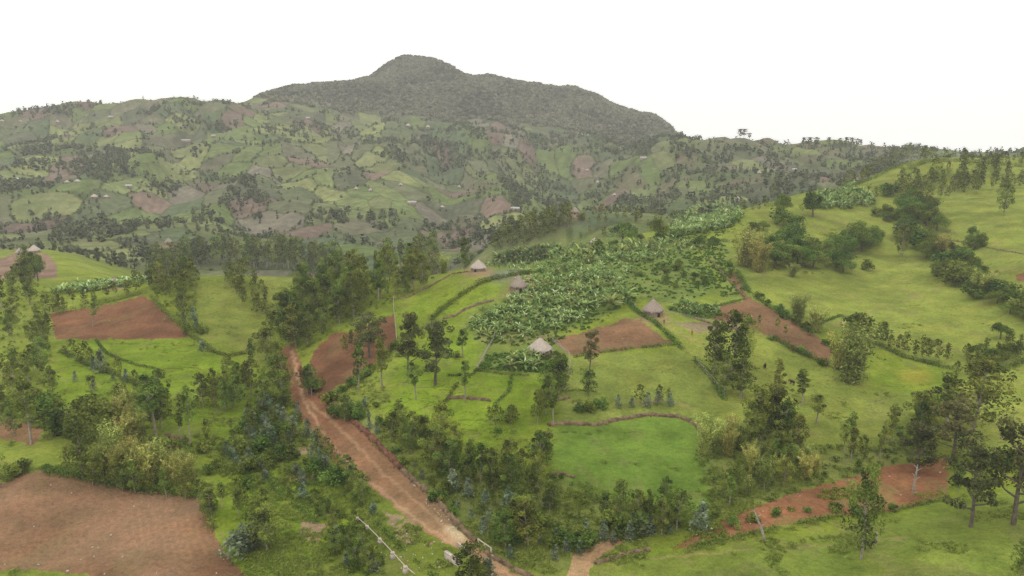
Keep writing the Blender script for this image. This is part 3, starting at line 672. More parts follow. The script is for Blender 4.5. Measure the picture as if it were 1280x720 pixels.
single(DF, 592, 738, 56, 'dark bushy tree beside the road bridge wall', G, sxy=1.4)
single(SP_, 612, 728, 30, 'blue-green sapling leaning on the dark tree by the bridge', GP)
single(SP_, 874, 664, 36, 'tall blue-green sapling at the lower end of the red strip', GP, sxy=1.3)
single(BA, 1066, 478, 72, 'largest pale bamboo clump, on the corner of the long brown field', GB, sxy=1.45)
single(BA, 1050, 462, 46, 'pale bamboo clump tucked behind the largest one', GB, sxy=1.2)
single(BA, 998, 398, 30, 'pale bamboo clump on the upper edge of the long brown field', GB, sxy=1.5)
single(BA, 1020, 415, 30, 'second bamboo clump on the upper edge of the long brown field', GB, sxy=1.4)
single(BA, 932, 333, 48, 'large brownish bamboo clump beside the dark wood on the hill', GB, sxy=1.35)
single(BA, 948, 340, 40, 'bamboo clump in front of the dark wood on the hill', GB, sxy=1.2)
single(BA, 990, 346, 18, 'low bamboo tuft at the foot of the dark wood', GB, sxy=1.4)
single(BA, 1175, 322, 30, 'bamboo clump in the middle of the wooded gully', GB, sxy=1.5)
single(BA, 1222, 372, 34, 'bamboo clump at the lower end of the wooded gully', GB, sxy=1.4)
# left side
cluster([E, EF, EF, DF], [(0,352),(40,345),(62,372),(68,430),(60,470),(0,470)], 21, (34, 58), 'in the wood beside the left ploughed field', G, 3)
cluster([EF, E, SB], [(0,470),(60,465),(70,505),(20,545),(0,545)], 12, (28, 60), 'below the wood at the left edge', G, 3)
cluster([E, EF], [(66,396),(100,386),(140,376),(178,366)], 9, (22, 40), 'along the top of the left ploughed field', G, line=True)
cluster([EF, EF, DF], [(180,352),(245,335),(250,350),(232,400),(205,385),(182,366)], 26, (26, 42), 'on the slope beside the left ploughed field', G, 3)
cluster([EF, DF, E], [(184,344),(240,328),(300,330),(345,335)], 26, (28, 44), 'along the left part of the crest', G, line=True)
cluster([EF, E], [(310,334),(380,337),(425,340)], 22, (32, 50), 'in the row above the hollow meadow', G, line=True)
cluster([EF, DF], [(280,345),(310,345),(335,375),(335,400),(312,396),(285,368)], 20, (18, 30), 'in the copse inside the hollow meadow', G, 3)
cluster([SB, SP_, EF], [(215,400),(240,395),(262,420),(272,440),(255,440),(230,415)], 10, (8, 20), 'beside the hedge of the hollow meadow', GS, 2)
cluster([DF, EF, DF], [(345,440),(350,400),(380,375),(430,362),(470,362),(450,390),(430,408),(400,425),(370,440)], 36, (38, 62), 'in the dense wood above the road bend', G, 3)
cluster([DF, EF, E], [(430,348),(500,335),(560,338),(545,356),(500,374),(455,378)], 24, (38, 62), 'on the wooded crest behind the bright slope', G, 3.2)
cluster([BA], [(505,350),(520,345),(545,342),(556,342)], 5, (26, 36), 'on the crest behind the bright slope', GB, line=True, sxy=1.2)
cluster([BA], [(362,420),(380,412),(396,400)], 2, (26, 36), 'in the dense wood above the road', GB, line=True, sxy=1.1)
cluster([EF, DF, E], [(300,500),(318,440),(345,430),(355,470),(365,505),(330,520)], 13, (36, 58), 'between the left meadow and the road top', G, 3)
cluster([EF, DF], [(245,500),(275,478),(300,485),(290,515),(250,515)], 8, (34, 52), 'in the clump at the meadow corner', G, 2.5)
cluster([SP_, SP_, DS, EF], [(278,540),(320,505),(365,510),(400,560),(420,610),(380,625),(320,600),(280,575)], 62, (14, 26), 'on the thicket slope below the road', GP, 1.8)
cluster([DF, EF], [(290,520),(335,500),(355,530),(385,570),(415,605),(400,610),(330,580)], 12, (22, 38), 'among the saplings below the road', G, 3)
cluster([DF, EF, SP_], [(396,560),(418,585),(432,600),(448,620),(466,645)], 9, (26, 44), 'along the left shoulder of the road', G, line=True)
cluster([DF, SP_, EF], [(395,650),(415,660),(440,690),(470,715),(450,720),(420,700)], 13, (26, 44), 'on the bank left of the pipeline', G, 2.2)
cluster([SP_], [(440,690),(462,705),(475,725)], 5, (20, 30), 'next to the pipeline pillars', GP, line=True)
cluster([EF, SB, DF], [(260,640),(300,600),(330,620),(335,660),(300,650),(270,655)], 10, (20, 42), 'at the side of the large ploughed field', G, 2.5)
cluster([EF, EF, E], [(110,604),(150,612),(200,622),(250,624)], 13, (26, 48), 'along the upper edge of the large ploughed field', G, line=True)
cluster([EF, SB, DS], [(0,612),(10,596),(50,586),(90,592)], 9, (24, 50), 'at the far corner of the large ploughed field', G, line=True)
cluster([BA], [(120,590),(160,580),(200,585),(240,600),(250,612),(190,612),(140,604)], 15, (36, 62), 'behind the large ploughed field', GB, 2.6, sxy=1.0)
cluster([BA], [(140,520),(170,530),(190,560),(150,560)], 6, (34, 50), 'in the wet meadow', GB, 2.6)
cluster([EF, EF, SB], [(130,560),(200,560),(250,590),(240,600),(150,590)], 9, (22, 40), 'among the bamboo behind the large ploughed field', G, 2.6)
cluster([DS, SP_, SB, EF], [(0,520),(40,500),(80,528),(100,545),(70,548),(30,528)], 20, (14, 30), 'above the small brown field', GS, 2)
cluster([EF, DF, SP_], [(75,442),(110,458),(150,474),(186,490)], 16, (14, 34), 'along the hedge across the left meadows', G, line=True)
cluster([SB, SP_, DS, EF], [(75,480),(130,470),(200,500),(190,520),(120,500)], 13, (8, 17), 'in the left meadow', GS, 4)
cluster([E, EF, SB], [(205,560),(262,540),(280,560),(270,600),(250,600)], 7, (24, 44), 'in the meadow between the stone heap and the slope', G, 3)
cluster([EF, DF], [(170,520),(205,505),(215,530),(200,548),(180,540)], 6, (36, 56), 'around the tall tree in the wet meadow', G, 2.6)
# centre
cluster([DF, DF, EF], [(520,560),(545,545),(570,570),(600,590),(640,590),(685,570),(690,640),(650,640),(600,625),(550,600)], 25, (40, 66), 'in the dark wood of the centre', G, 2.6)
cluster([DF, EF], [(484,530),(510,515),(530,530),(540,560),(510,570),(490,550)], 8, (32, 50), 'in the clump above the dark centre wood', G, 2.5)
cluster([DF, EF, E], [(668,525),(690,488),(704,486),(700,505),(690,535),(672,545)], 8, (38, 62), 'along the wall beside the hut plot', G, 2.6)
cluster([EF, SB, BA], [(605,525),(640,515),(650,540),(620,550)], 6, (20, 38), 'between the vivid plots and the dark wood', GS, 2.5)
cluster([SP_], [(560,612),(580,622),(610,630),(650,640),(700,630)], 14, (18, 30), 'at the foot of the dark centre wood', GP, line=True)
cluster([EF, DF], [(745,655),(780,655),(800,672),(850,668),(858,650),(820,640),(760,640)], 13, (32, 56), 'in the row beside the footpath', G, 2.5)
cluster([SP_, DS, SP_], [(630,700),(680,690),(720,668),(780,660),(850,668),(780,680),(700,700)], 20, (14, 28), 'under the row beside the footpath', GP, 1.8)
cluster([DF, EF], [(630,690),(665,690),(660,665),(640,665)], 4, (52, 72), 'in the dark clump by the bridge rail', G, 2, sxy=1.2)
cluster([SP_, SB, DS], [(580,640),(640,650),(700,650),(700,680),(640,690),(600,670)], 16, (10, 20), 'in the rough grass beside the bridge rail', GS, 2)
cluster([SP_], [(770,510),(800,508),(840,505)], 9, (12, 20), 'in the row above the earth bank', GP, line=True)
cluster([EF, DF], [(795,505),(825,503),(840,502)], 4, (20, 30), 'standing in the sapling row above the earth bank', G, line=True)
cluster([DS, SB], [(715,515),(760,512)], 3, (12, 20), 'behind the start of the earth bank', GS, line=True)
cluster([SB, DS], [(495,440),(520,440),(545,446),(577,446)], 5, (7, 13), 'on the thin hedge of vivid plots', GS, line=True)
cluster([SB, DS, SP_], [(430,520),(470,500),(490,540),(470,545),(440,530)], 10, (8, 18), 'on the slope above the road cutting', GS, 2)
cluster([EF, E, SB], [(390,480),(410,500),(430,530),(420,540)], 4, (30, 46), 'between the road and red ploughed plot', G, line=True)
cluster([SB, DS], [(410,500),(445,478),(480,453),(495,430)], 9, (8, 13), 'along the lower edge of red ploughed plot', GS, line=True)
cluster([SB, DS, SP_], [(490,560),(520,580),(560,620),(585,650),(560,640),(520,600)], 12, (8, 18), 'between the cutting wall and the dark wood', GS, 2)
cluster([DF], [(384,492),(392,496)], 2, (38, 46), 'over the road bend', G, line=True, sxy=1.1)
# right side
cluster([EF, DF, E], [(925,540),(960,530),(1010,560),(1000,600),(960,600),(930,580)], 13, (40, 62), 'in the tall wood above the red strip', G, 2.8)
cluster([DF, EF], [(948,545),(972,545)], 4, (66, 84), 'reaching highest in the tall wood', G, line=True)
cluster([BA], [(870,560),(900,540),(940,560),(950,600),(910,600)], 9, (32, 52), 'in brush past the earth bank', GB, 2.6)
cluster([BA], [(925,632),(950,615),(1000,602),(1040,592),(1010,580),(940,600)], 8, (28, 44), 'just above the red strip', GB, 2.6)
cluster([EF, DF, E], [(895,640),(935,628),(985,612),(1010,598),(960,590),(905,615)], 9, (32, 54), 'just above the red strip', G, 2.5)
cluster([EF, E, EF], [(1010,600),(1060,590),(1110,580),(1150,565),(1120,550),(1060,560)], 8, (32, 56), 'above the upper edge of the red strip', G, 2.8)
cluster([EF, DF], [(1120,540),(1150,520),(1170,540),(1150,555)], 5, (36, 60), 'below the wet hollow', G, 2.5)
cluster([SB, DS, SP_], [(870,670),(920,655),(980,640),(1050,640),(1110,640),(1140,633)], 9, (6, 14), 'on the red strip edge', GS, line=True)
cluster([DS, EF], [(1065,645),(1110,642)], 2, (20, 28), 'on the lower edge of the red strip', GS, line=True, sxy=1.2)
cluster([BR_, EF], [(1199,625),(1195,600),(1192,580)], 3, (28, 40), 'at the upper end of the red strip', GW, line=True, sxy=.8)
cluster([EF, DS], [(1185,575),(1230,580),(1280,588)], 6, (14, 30), 'along the fence behind the tiered trees', G, line=True)
cluster([EF, DF], [(1088,427),(1110,436),(1140,446),(1165,452),(1192,458)], 34, (20, 36), 'in the hedge row across the valley pasture', G, line=True, sxy=.9)
cluster([DF, EF, BR_], [(1195,470),(1230,465),(1280,448),(1290,430),(1240,440),(1200,448)], 20, (18, 32), 'in the thicket above the pale green slope', G, 3)
cluster([DS, SB, EF], [(1060,408),(1080,415),(1100,425)], 6, (12, 26), 'between the bamboo and the hedge row', GS, line=True)
cluster([DS, SB, BR_], [(940,372),(960,384),(985,398),(1005,412),(1030,430),(1042,445)], 9, (8, 15), 'along the upper edge of the long brown field', GS, line=True)
cluster([SB, DS, EF], [(962,422),(980,432),(1000,441),(1036,458)], 5, (6, 12), 'along the lower edge of the long brown field', GS, line=True)
cluster([E, SB], [(945,410),(970,415),(985,425)], 4, (18, 26), 'standing inside the long brown field', G, line=True)
cluster([BR_, BR_, 'broad_pale'], [(948,300),(990,290),(1010,310),(1060,335),(1050,345),(1000,340),(960,335)], 16, (26, 44), 'in the dark wood on the hill', GW, 4, sxy=1.15)
cluster([BR_, 'broad_pale'], [(1035,315),(1060,300),(1090,300),(1100,312),(1060,318)], 8, (22, 38), 'on the upper side of the dark wood', GW, 4, sxy=1.1)
cluster([DS, 'broad_pale', DS], [(925,290),(950,275),(985,275),(1000,285),(960,290)], 5, (14, 26), 'above the dark wood by the enset', GW, 4)
cluster([BR_, BR_], [(1120,262),(1150,262),(1175,290),(1160,300),(1130,280)], 8, (28, 42), 'high in the wooded gully', GW, 4, sxy=1.2)
cluster([BR_, 'broad_pale', DS], [(1125,280),(1160,298),(1200,320),(1240,360),(1290,385),(1290,405),(1240,385),(1200,365),(1170,335),(1135,300)], 40, (16, 30), 'down the wooded gully', GW, 4, sxy=1.2)
cluster([DS, 'broad_pale'], [(1205,300),(1225,285),(1235,300),(1215,320)], 5, (12, 20), 'at the side branch of the wooded gully', GW, 3)
cluster([DS, SB], [(1085,270),(1110,262),(1125,275),(1100,282)], 7, (8, 14), 'between the enset and the wooded gully', GS, 3)
cluster([EF, DF], [(1050,240),(1075,228),(1100,214),(1125,203),(1150,195)], 40, (14, 28), 'along the edge of the ridge', G, line=True)
cluster([EF, EF, DF], [(1110,245),(1140,225),(1200,215),(1230,215),(1225,245),(1170,250),(1130,258)], 48, (16, 30), 'in the grey-green wood under the hilltop', G, 4)
cluster([EF, DF], [(1215,245),(1240,210),(1290,215),(1290,238),(1240,240)], 18, (16, 30), 'beside the highest open pasture', G, 4)
cluster([EF, DF, E], [(1150,199),(1180,200),(1240,204),(1290,206)], 30, (10, 20), 'on the skyline of the hill', G, line=True)
cluster([EF, DS], [(1090,250),(1115,245)], 3, (14, 20), 'on the yellow slope under the ridge', G, line=True)
cluster([DS, SB], [(905,330),(915,345)], 2, (8, 12), 'on the garden fence', GS, line=True)
cluster([SB, DS], [(795,345),(850,330),(890,350),(870,372),(815,360)], 12, (7, 12), 'in the garden above the brown hut', GS, 3)
cluster([BR_, DS], [(740,318),(790,306),(850,302),(900,312)], 7, (12, 22), 'among the enset on top of the knoll', GW, line=True)
cluster([EF, DF, EF], [(612,318),(625,300),(650,284),(680,276),(712,272),(715,290),(650,312)], 30, (18, 32), 'in the wood behind the enset', G, 4)
cluster([EF], [(722,272),(745,272),(770,275),(800,278)], 7, (14, 22), 'in the loose row behind the knoll', G, line=True)
cluster([EF, DF], [(805,280),(850,275),(900,268),(960,262)], 18, (8, 17), 'behind the enset rows', G, line=True)
cluster([BR_], [(42,348),(50,352)], 2, (40, 48), 'on top of the wood beside the huts', GW, line=True, sxy=.6)
# ------------------------------------------------------------------ enset gardens
GE = 'enset plants in the gardens'; L_, H_ = 'enset_low', 'enset'
cluster([DF, EF], [(425,445),(450,430),(475,430)], 4, (28, 40), 'inside the red ploughed plot', G, line=True)
cluster([H_], [(612,332),(640,320),(700,314),(700,322),(650,332)], 42, (13, 18), 'in the back row of the enset garden', GE, 1.9)
cluster([H_], [(700,322),(760,310),(850,300),(870,312),(790,330),(720,330)], 50, (13, 19), 'on the knoll top of the enset garden', GE, 2.2)
cluster([H_], [(655,362),(700,335),(770,340),(780,365),(740,395),(690,390)], 62, (11, 19), 'in the heart of the enset garden', GE, 1.9)
cluster([L_, H_], [(582,408),(600,388),(650,378),(690,395),(690,428),(610,428)], 46, (8, 13), 'at the lower end of the enset garden', GE, 1.9)
cluster([H_], [(630,462),(640,448),(668,446),(678,462),(650,466)], 16, (14, 19), 'beside the lowest hut', GE, 1.3)
cluster([H_, L_], [(836,386),(850,378),(895,385),(900,392),(870,396)], 18, (9, 13), 'in the patch beside the brown hut', GE, 1.4)
cluster([H_], [(742,395),(748,392),(784,376),(786,380)], 3, (24, 30), 'standing tall at the garden path', GE, 1)


cluster([EF, SB, DF], [(700,300),(720,275),(800,278),(830,285),(780,300)], 12, (8, 16), 'on the bare back slope of the knoll', G, 5)
cluster([H_], [(842,290),(860,270),(890,258),(918,262),(915,282),(880,290)], 26, (11, 15), 'in the upper enset rows', GE, 3)
cluster([H_], [(1022,258),(1030,238),(1085,236),(1095,255)], 18, (11, 15), 'in the enset patch under the ridge', GE, 3)
# the ones that show largest stay individuals; the small remainder of a kind becomes one mass
byname = {}
for q in QUEUE: byname.setdefault(INFO[q['kind']][0], []).append(q)
REST = []
for nm, qs in byname.items():
    qs.sort(key=lambda q: (not q['keep'], -q['px'])); lim = 290
    for q in qs[:lim]: put(q)
    REST += qs[lim:]
print({k: len(v) for k, v in byname.items()}, 'rest', len(REST))
# ------------------------------------------------------------------ masses nobody could count, each one mesh
def srcmesh(me):
    n = len(me.vertices); v = np.empty(n * 3, np.float32); me.vertices.foreach_get('co', v)
    lv = np.empty(n, np.float32); me.attributes['lv'].data.foreach_get('value', lv)
    tot = np.empty(len(me.polygons), np.int32); me.polygons.foreach_get('loop_total', tot); idx = np.empty(len(me.loops), np.int32); me.loops.foreach_get('vertex_index', idx)
    st = np.concatenate([[0], np.cumsum(tot)[:-1]]); q = idx[(st[tot == 4][:, None] + np.arange(4))]; t = idx[(st[tot == 3][:, None] + np.arange(3))] if (tot == 3).any() else np.zeros((0, 3), int)
    return v.reshape(-1, 3), q, t, lv
def scatter_stuff(name, srcs, pos, scale, mat, lvamp=.3, zoff=0, tone=None):
    mb = MB(); S_ = [srcmesh(m) for m in srcs]; n = len(pos); pick = rng.integers(0, len(S_), n)
    for k, (v, q, t, lv) in enumerate(S_):
        w = np.where(pick == k)[0]
        if not len(w): continue
        an = rng.uniform(0, 6.28, len(w)); s = np.asarray(scale)[w]
        c, sn = np.cos(an), np.sin(an)
        X = (v[None, :, 0] * c[:, None] - v[None, :, 1] * sn[:, None]) * s[:, None] + pos[w, 0][:, None]
        Y = (v[None, :, 0] * sn[:, None] + v[None, :, 1] * c[:, None]) * s[:, None] + pos[w, 1][:, None]
        Z_ = v[None, :, 2] * s[:, None] + pos[w, 2][:, None] + zoff
        off = (np.arange(len(w)) * len(v))[:, None, None]
        mb.add(np.stack([X, Y, Z_], -1).reshape(-1, 3), (q[None] + off).reshape(-1, 4), (t[None] + off).reshape(-1, 3) if len(t) else None,
               lv=np.clip(lv[None] + rng.normal(0, lvamp * .5, len(w))[:, None] + (tone[w][:, None] if tone is not None else 0), 0, 1).ravel())
    o = link(name, mb.build(name, M[mat])); o['kind'] = 'stuff'; return o
def sample_poly(poly, n, ymin=60, ymax=4200):
    xs = [p[0] for p in poly]; ys = [p[1] for p in poly]
    c = np.stack([rng.uniform(min(xs), max(xs), n * 6), rng.uniform(min(ys), max(ys), n * 6)], 1); c = c[inpoly(c[:, 0], c[:, 1], poly)][:n]
    x, y, z = ground(c[:, 0], c[:, 1], ymin=ymin, ymax=ymax); return np.stack([x, y, z], 1)
# lighter enset models for the mass
beds = [([(600,335),(640,318),(700,308),(760,302),(850,298),(880,312),(800,330),(775,360),(740,395),(690,415),(620,420),(585,408),(640,372),(650,345)], 640, (.5, .88), 250, 420),
        ([(836,296),(840,275),(870,258),(920,256),(930,272),(900,292)], 420, (.8, 1.15), 330, 520), ([(1012,262),(1022,244),(1085,240),(1095,256),(1060,262)], 260, (.8, 1.2), 330, 560),
        ([(60,368),(100,356),(180,348),(190,354),(110,366)], 170, (.7, 1.1), 250, 500)]
P_, S_2 = [], []
for pl, n, sc_, y0, y1 in beds:
    p = sample_poly(pl, n); P_.append(p); S_2.append(rng.uniform(*sc_, len(p)))
scatter_stuff('enset_foliage', [v[1] for v in K['enset']], np.concatenate(P_), np.concatenate(S_2), 'enset', .5)
# small far trees of the kinds above, with coarser foliage, as one mass
LITE = .16
lite = {}
for kk, mt, mode in (('euc_tall','euc','tall'),('euc_full','euc','full'),('euc_young','euc','young'),('dark_full','eucdark','full'),('dark_tall','eucdark','tall')):
    lite[kk] = [srcmesh(euc(200 + i, mode)[1].build('crown', M[mt])) for i in range(4)]
LITE = 1.0
def mass(name, qs, mats):
    mb = MB(); mi = []
    for q in qs:
        kk = q['kind']; v, qd, t, lv = lite[kk][q['var'] % 4] if kk in lite else srcmesh(K[kk][q['var'] % len(K[kk])][1]); s = q['h'] / INFO[kk][3]; w = s * q['sxy'] * q['w']
        c, sn = math.cos(q['rz']), math.sin(q['rz']); X = (v[:, 0] * c - v[:, 1] * sn) * w + q['x']; Y = (v[:, 0] * sn + v[:, 1] * c) * w + q['y']
        mb.add(np.stack([X, Y, v[:, 2] * s + q['z']], 1), qd, None, lv=np.clip(lv * random.uniform(.75, 1.2), 0, 1)); mi.append(np.full(len(qd), mats.index('eucdark' if 'dark' in kk else 'euc') if kk in lite else 0))
        if kk in lite: mb.tube([(q['x'], q['y'], q['z'] - .3), (q['x'], q['y'], q['z'] + q['h'] * .9)], [.1 * w, .03 * w], 3, False); mi.append(np.full(3, len(mats) - 1))
    me = mb.build(name, M[mats[0]])
    for k in mats[1:]: me.materials.append(M[k])
    me.polygons.foreach_set('material_index', np.concatenate(mi).astype(np.int32)); o = link(name, me); o['kind'] = 'stuff'
for nm, out, mats in (('eucalyptus_tree', 'eucalyptus_woods', ['euc', 'eucdark', 'bark']), ('enset_plant', 'enset_vegetation', ['enset']), ('shrub', 'shrubbery', ['shrub']), ('broadleaf_tree', 'broadleaf_woods', ['broad']), ('eucalyptus_bush', 'sapling_vegetation', ['blue'])):
    qs = [q for q in REST if INFO[q['kind']][0] == nm]
    if qs: mass(out, qs, mats)
# low leafy garden crops
cm = MB(); crown(cm, [[0, 0, .25], [.3, .2, .2], [-.25, .2, .2]], .35, 16, .42, 1.6, 0, .7); cm = [cm.build('crop', M['crop'])]
P_ = [sample_poly(pl, n) for pl, n in (([(582,408),(640,366),(660,345),(700,320),(900,310),(915,345),(870,375),(800,372),(760,398),(690,432),(600,432)], 1300), ([(597,462),(610,444),(690,436),(710,448),(705,468)], 420),
      ([(838,388),(850,376),(896,384),(902,394),(870,398)], 260), ([(840,305),(905,305),(935,365),(905,372)], 350), ([(835,300),(850,270),(915,258),(930,282),(890,300)], 420), ([(820,330),(860,312),(900,318),(910,350),(860,368),(810,350)], 120))]
P_ = np.concatenate(P_); scatter_stuff('garden_crop_foliage', cm, P_, rng.uniform(.6, 1.5, len(P_)), 'crop', .5)
# rough grass, weeds and low brush in the near ground
tm = []
for s in range(3):
    t = MB(); n = 26; p = rng.normal(0, .22, (n, 3)); p[:, 2] = np.abs(p[:, 2]) * .5 + .05; t.add(*quads(p, .42, 4, rng.random(n), -1.0)[:2], lv=np.repeat(np.repeat(rng.random(n), 4), 1)); tm.append(t.build('tuft', M['grassb']))
c = np.stack([rng.uniform(-20, 1300, 60000), rng.uniform(400, 735, 60000)], 1)
x, y, z = ground(c[:, 0], c[:, 1]); nn = fbm(x / 7, y / 7, 4, 131); cl = CLS[np.clip(np.searchsorted(Yg, y), 0, NY-1), np.clip(np.searchsorted(ug, x / y), 0, NU-1)]
soft = np.zeros(len(c), bool)
for pl in ([(250,500),(470,470),(620,700),(400,730),(300,730),(290,640),(100,600),(0,600),(0,480)], [(540,590),(700,600),(860,640),(1180,560),(1190,620),(860,690),(700,720),(600,700)], [(870,560),(1000,555),(1180,560),(1180,575),(900,660)]): soft |= inpoly(c[:, 0], c[:, 1], pl)
k = (cl == 0) & (nn > np.where(soft, .46, .69)); k &= rng.random(len(c)) < np.where(soft, .8, .4)
scatter_stuff('rough_grass', tm, np.stack([x, y, z], 1)[k], rng.uniform(.5, 1.6, k.sum()), 'grassb', .5)
k = (cl == 9) & (nn > .66); scatter_stuff('field_weeds', tm, np.stack([x, y, z], 1)[k], rng.uniform(.6, 1.5, k.sum()), 'shrub', .5)
# low brush
bm = [shrub(s, .30, 5, 26).build('brush', M['shrub']) for s in (141, 142, 143)]
P_ = np.concatenate([sample_poly(pl, n) for pl, n in (([(270,560),(320,500),(370,510),(430,600),(470,640),(420,650),(330,610),(270,600)], 330), ([(100,560),(250,590),(260,618),(110,600)], 110), ([(560,600),(690,590),(860,655),(760,672),(700,690),(600,650)], 260),
    ([(870,560),(1010,560),(1180,560),(1040,612),(880,675)], 300), ([(400,640),(450,650),(490,720),(440,720)], 70), ([(345,400),(430,360),(560,340),(470,390),(380,440),(345,440)], 200), ([(180,345),(250,335),(245,410),(200,385)], 120), ([(0,350),(60,350),(68,470),(0,540)], 200),
    ([(1120,262),(1175,275),(1290,380),(1290,405),(1170,335)], 160), ([(940,300),(1090,300),(1060,345),(960,340)], 120))])
P_ = P_[CLS[np.clip(np.searchsorted(Yg, P_[:, 1]), 0, NY-1), np.clip(np.searchsorted(ug, P_[:, 0] / P_[:, 1]), 0, NU-1)] == 0]
scatter_stuff('brush_undergrowth', bm, P_, rng.uniform(.35, .95, len(P_)), 'shrub', .5)
# ------------------------------------------------------------------ far slopes: bushes, copses and hedges; mountain forest
def blob(seed, n, size, hh, mat, narrow=1.0):
    r = np.random.default_rng(seed); V = ball(n, r, .6); V[:, :2] *= .5 * narrow; V[:, 2] = V[:, 2] * hh * .5 + hh * .5
    m = MB(); m.add(*quads(V, size, 1.2, np.clip(.5 + V[:, 2] * 0 + r.normal(0, .2, n), 0, 1), 0, r)[:2], lv=np.repeat(np.clip(r.normal(.5, .2, n), 0, 1), 4)); return m.build('b', M[mat])
fb = [blob(s, 26, .55, 1.15, 'farleaf') for s in (151, 152, 153)] + [blob(s, 26, .5, 1.8, 'farleaf', .75) for s in (154, 155)]
N = 120000; yy = np.sqrt(rng.uniform(560 ** 2, 1620 ** 2, N)); uu = rng.uniform(-.80, .80, N); xx = uu * yy
cid_, ed_ = fieldinfo(xx, yy); zz = H(xx, yy); qx, qy, _ = proj(xx, yy, zz)
rg = fbm(xx / 120 + 3, yy / 150, 4, 91); cp = fbm(xx / 38, yy / 45, 3, 157)
wood = np.zeros(N)
for pl, wv in (([(-60,185),(0,182),(60,170),(110,185),(200,190),(215,215),(190,232),(120,222),(80,215),(-60,222)], .8), ([(15,142),(90,131),(260,128),(250,142),(120,146),(15,148)], .75), ([(195,140),(300,155),(290,168),(190,160)], .6),
    ([(150,205),(210,212),(320,222),(322,250),(260,262),(190,245)], .7), ([(60,270),(190,268),(225,285),(200,310),(160,345),(110,335),(60,300)], .5), ([(450,178),(515,168),(585,182),(605,205),(550,215),(470,195)], .75),
    ([(590,190),(625,190),(665,250),(650,260)], .7), ([(640,190),(690,195),(700,230),(660,240)], .55), ([(860,178),(1130,186),(1120,215),(950,255),(760,262),(735,235),(830,215)], .30), ([(350,258),(440,262),(430,290),(350,285)], .8), ([(520,280),(640,270),(650,300),(560,312)], .6),
    ([(320,155),(420,150),(430,175),(330,185)], .4), ([(0,225),(60,230),(110,250),(60,262),(0,255)], .6), ([(840,160),(880,178),(940,190),(860,200),(800,185)], .5), ([(440,270),(560,262),(600,300),(500,300)], .45), ([(400,133),(560,148),(700,165),(850,172),(850,198),(690,190),(560,168),(400,150)], .5), ([(230,235),(330,245),(350,280),(240,280)], .45)):
    m = inpoly(qx, qy, pl); wood[m] = np.maximum(wood[m], wv)
pr = .0035 + .9 * (ed_ < .040) * (fbm(xx / 70, yy / 70, 2, 161) > .44) + .035 * (rg > .56) + .20 * (cp > .70)
pr = np.maximum(pr, .52 * wood * (cp > .46)) * np.where(forest_y := (yy > 1450), .8, 1)
k = rng.random(N) < pr
clear = np.zeros(N, bool)
for pl in ([(250,350),(440,335),(430,360),(260,420)],): clear |= inpoly(qx, qy, pl) & (yy < 600)
k &= ~clear
hsz = np.where(ed_ < .045, rng.uniform(1.0, 3.0, N), rng.uniform(2.0, 6.2, N))[k]
pos = np.stack([xx, yy, zz], 1)[k]
isw = (rng.random(k.sum()) < .5)
print('far trees', k.sum())
scatter_stuff('far_slope_foliage', fb, pos, hsz, 'farleaf', .7, -.3)
# mountain forest
N = 46000; yy = rng.uniform(1450, 2360, N); uu = rng.uniform(-.42, .32, N); xx = uu * yy; zz = H(xx, yy); qx, qy, _ = proj(xx, yy, zz); k = inpoly(qx + (fbm(xx / 45, yy / 45, 3, 221) - .5) * 50, qy + (fbm(xx / 45, yy / 45, 3, 223) - .5) * 28, FORP)
print('forest', k.sum()); fm_ = [blob(s, 22, .62, .95, 'farleaf') for s in (171, 172, 173)]
scatter_stuff('mountain_forest', fm_, np.stack([xx, yy, zz], 1)[k], 5 + 6 * rng.random(k.sum()) ** 2.5, 'farbush', .6, -2.5, (fbm(xx / 90, yy / 90, 4, 231)[k] - .5) * 1.5)
# ------------------------------------------------------------------ hedges, banks, fences along lines in the ground
def worldline(px, step=.8, jitter=0):
    seg = np.cumsum([0] + [math.dist(a, b) for a, b in zip(px, px[1:])]); t = np.linspace(0, seg[-1], max(3, int(seg[-1] / 1.0)))
    x, y, z = ground(np.interp(t, seg, [p[0] for p in px]), np.interp(t, seg, [p[1] for p in px]))
    d = np.cumsum(np.concatenate([[0], np.hypot(np.diff(x), np.diff(y))])); n = max(3, int(d[-1] / step)); q = np.linspace(0, d[-1], n)
    k = 5; xs = np.interp(q, d, x); ys = np.interp(q, d, y)
    return xs, ys, H(xs, ys)
def hedge(px, w, h, label, mat='shrub', dens=26, group='hedges between the plots', gaps=.0, name='hedge'):
    xs, ys, zs = worldline(px, .5); P_, L_2 = [], []
    g = fbm(xs / 3, ys / 3, 2, 201)
    for x, y, z, gg in zip(xs, ys, zs, g):
        if gg < .3 + gaps: continue
        hh = h * (.45 + 1.1 * gg) ; n = max(4, int(dens * hh / max(h, .1) * min(h, 1.6)))
        p = np.stack([rng.normal(x, w * .36, n), rng.normal(y, w * .36, n), z + rng.random(n) * hh], 1); P_.append(p); L_2.append(np.clip(rng.uniform(.1, .7) + rng.normal(0, .15, n), 0, .86))
    P_ = np.concatenate(P_); L_2 = np.concatenate(L_2); mb = MB(); mb.add(*quads(P_, .36, 1.7, L_2)[:2], lv=np.repeat(L_2, 4))
    return tag(link(name, mb.build(name, M[mat])), label, 'hedge', group)
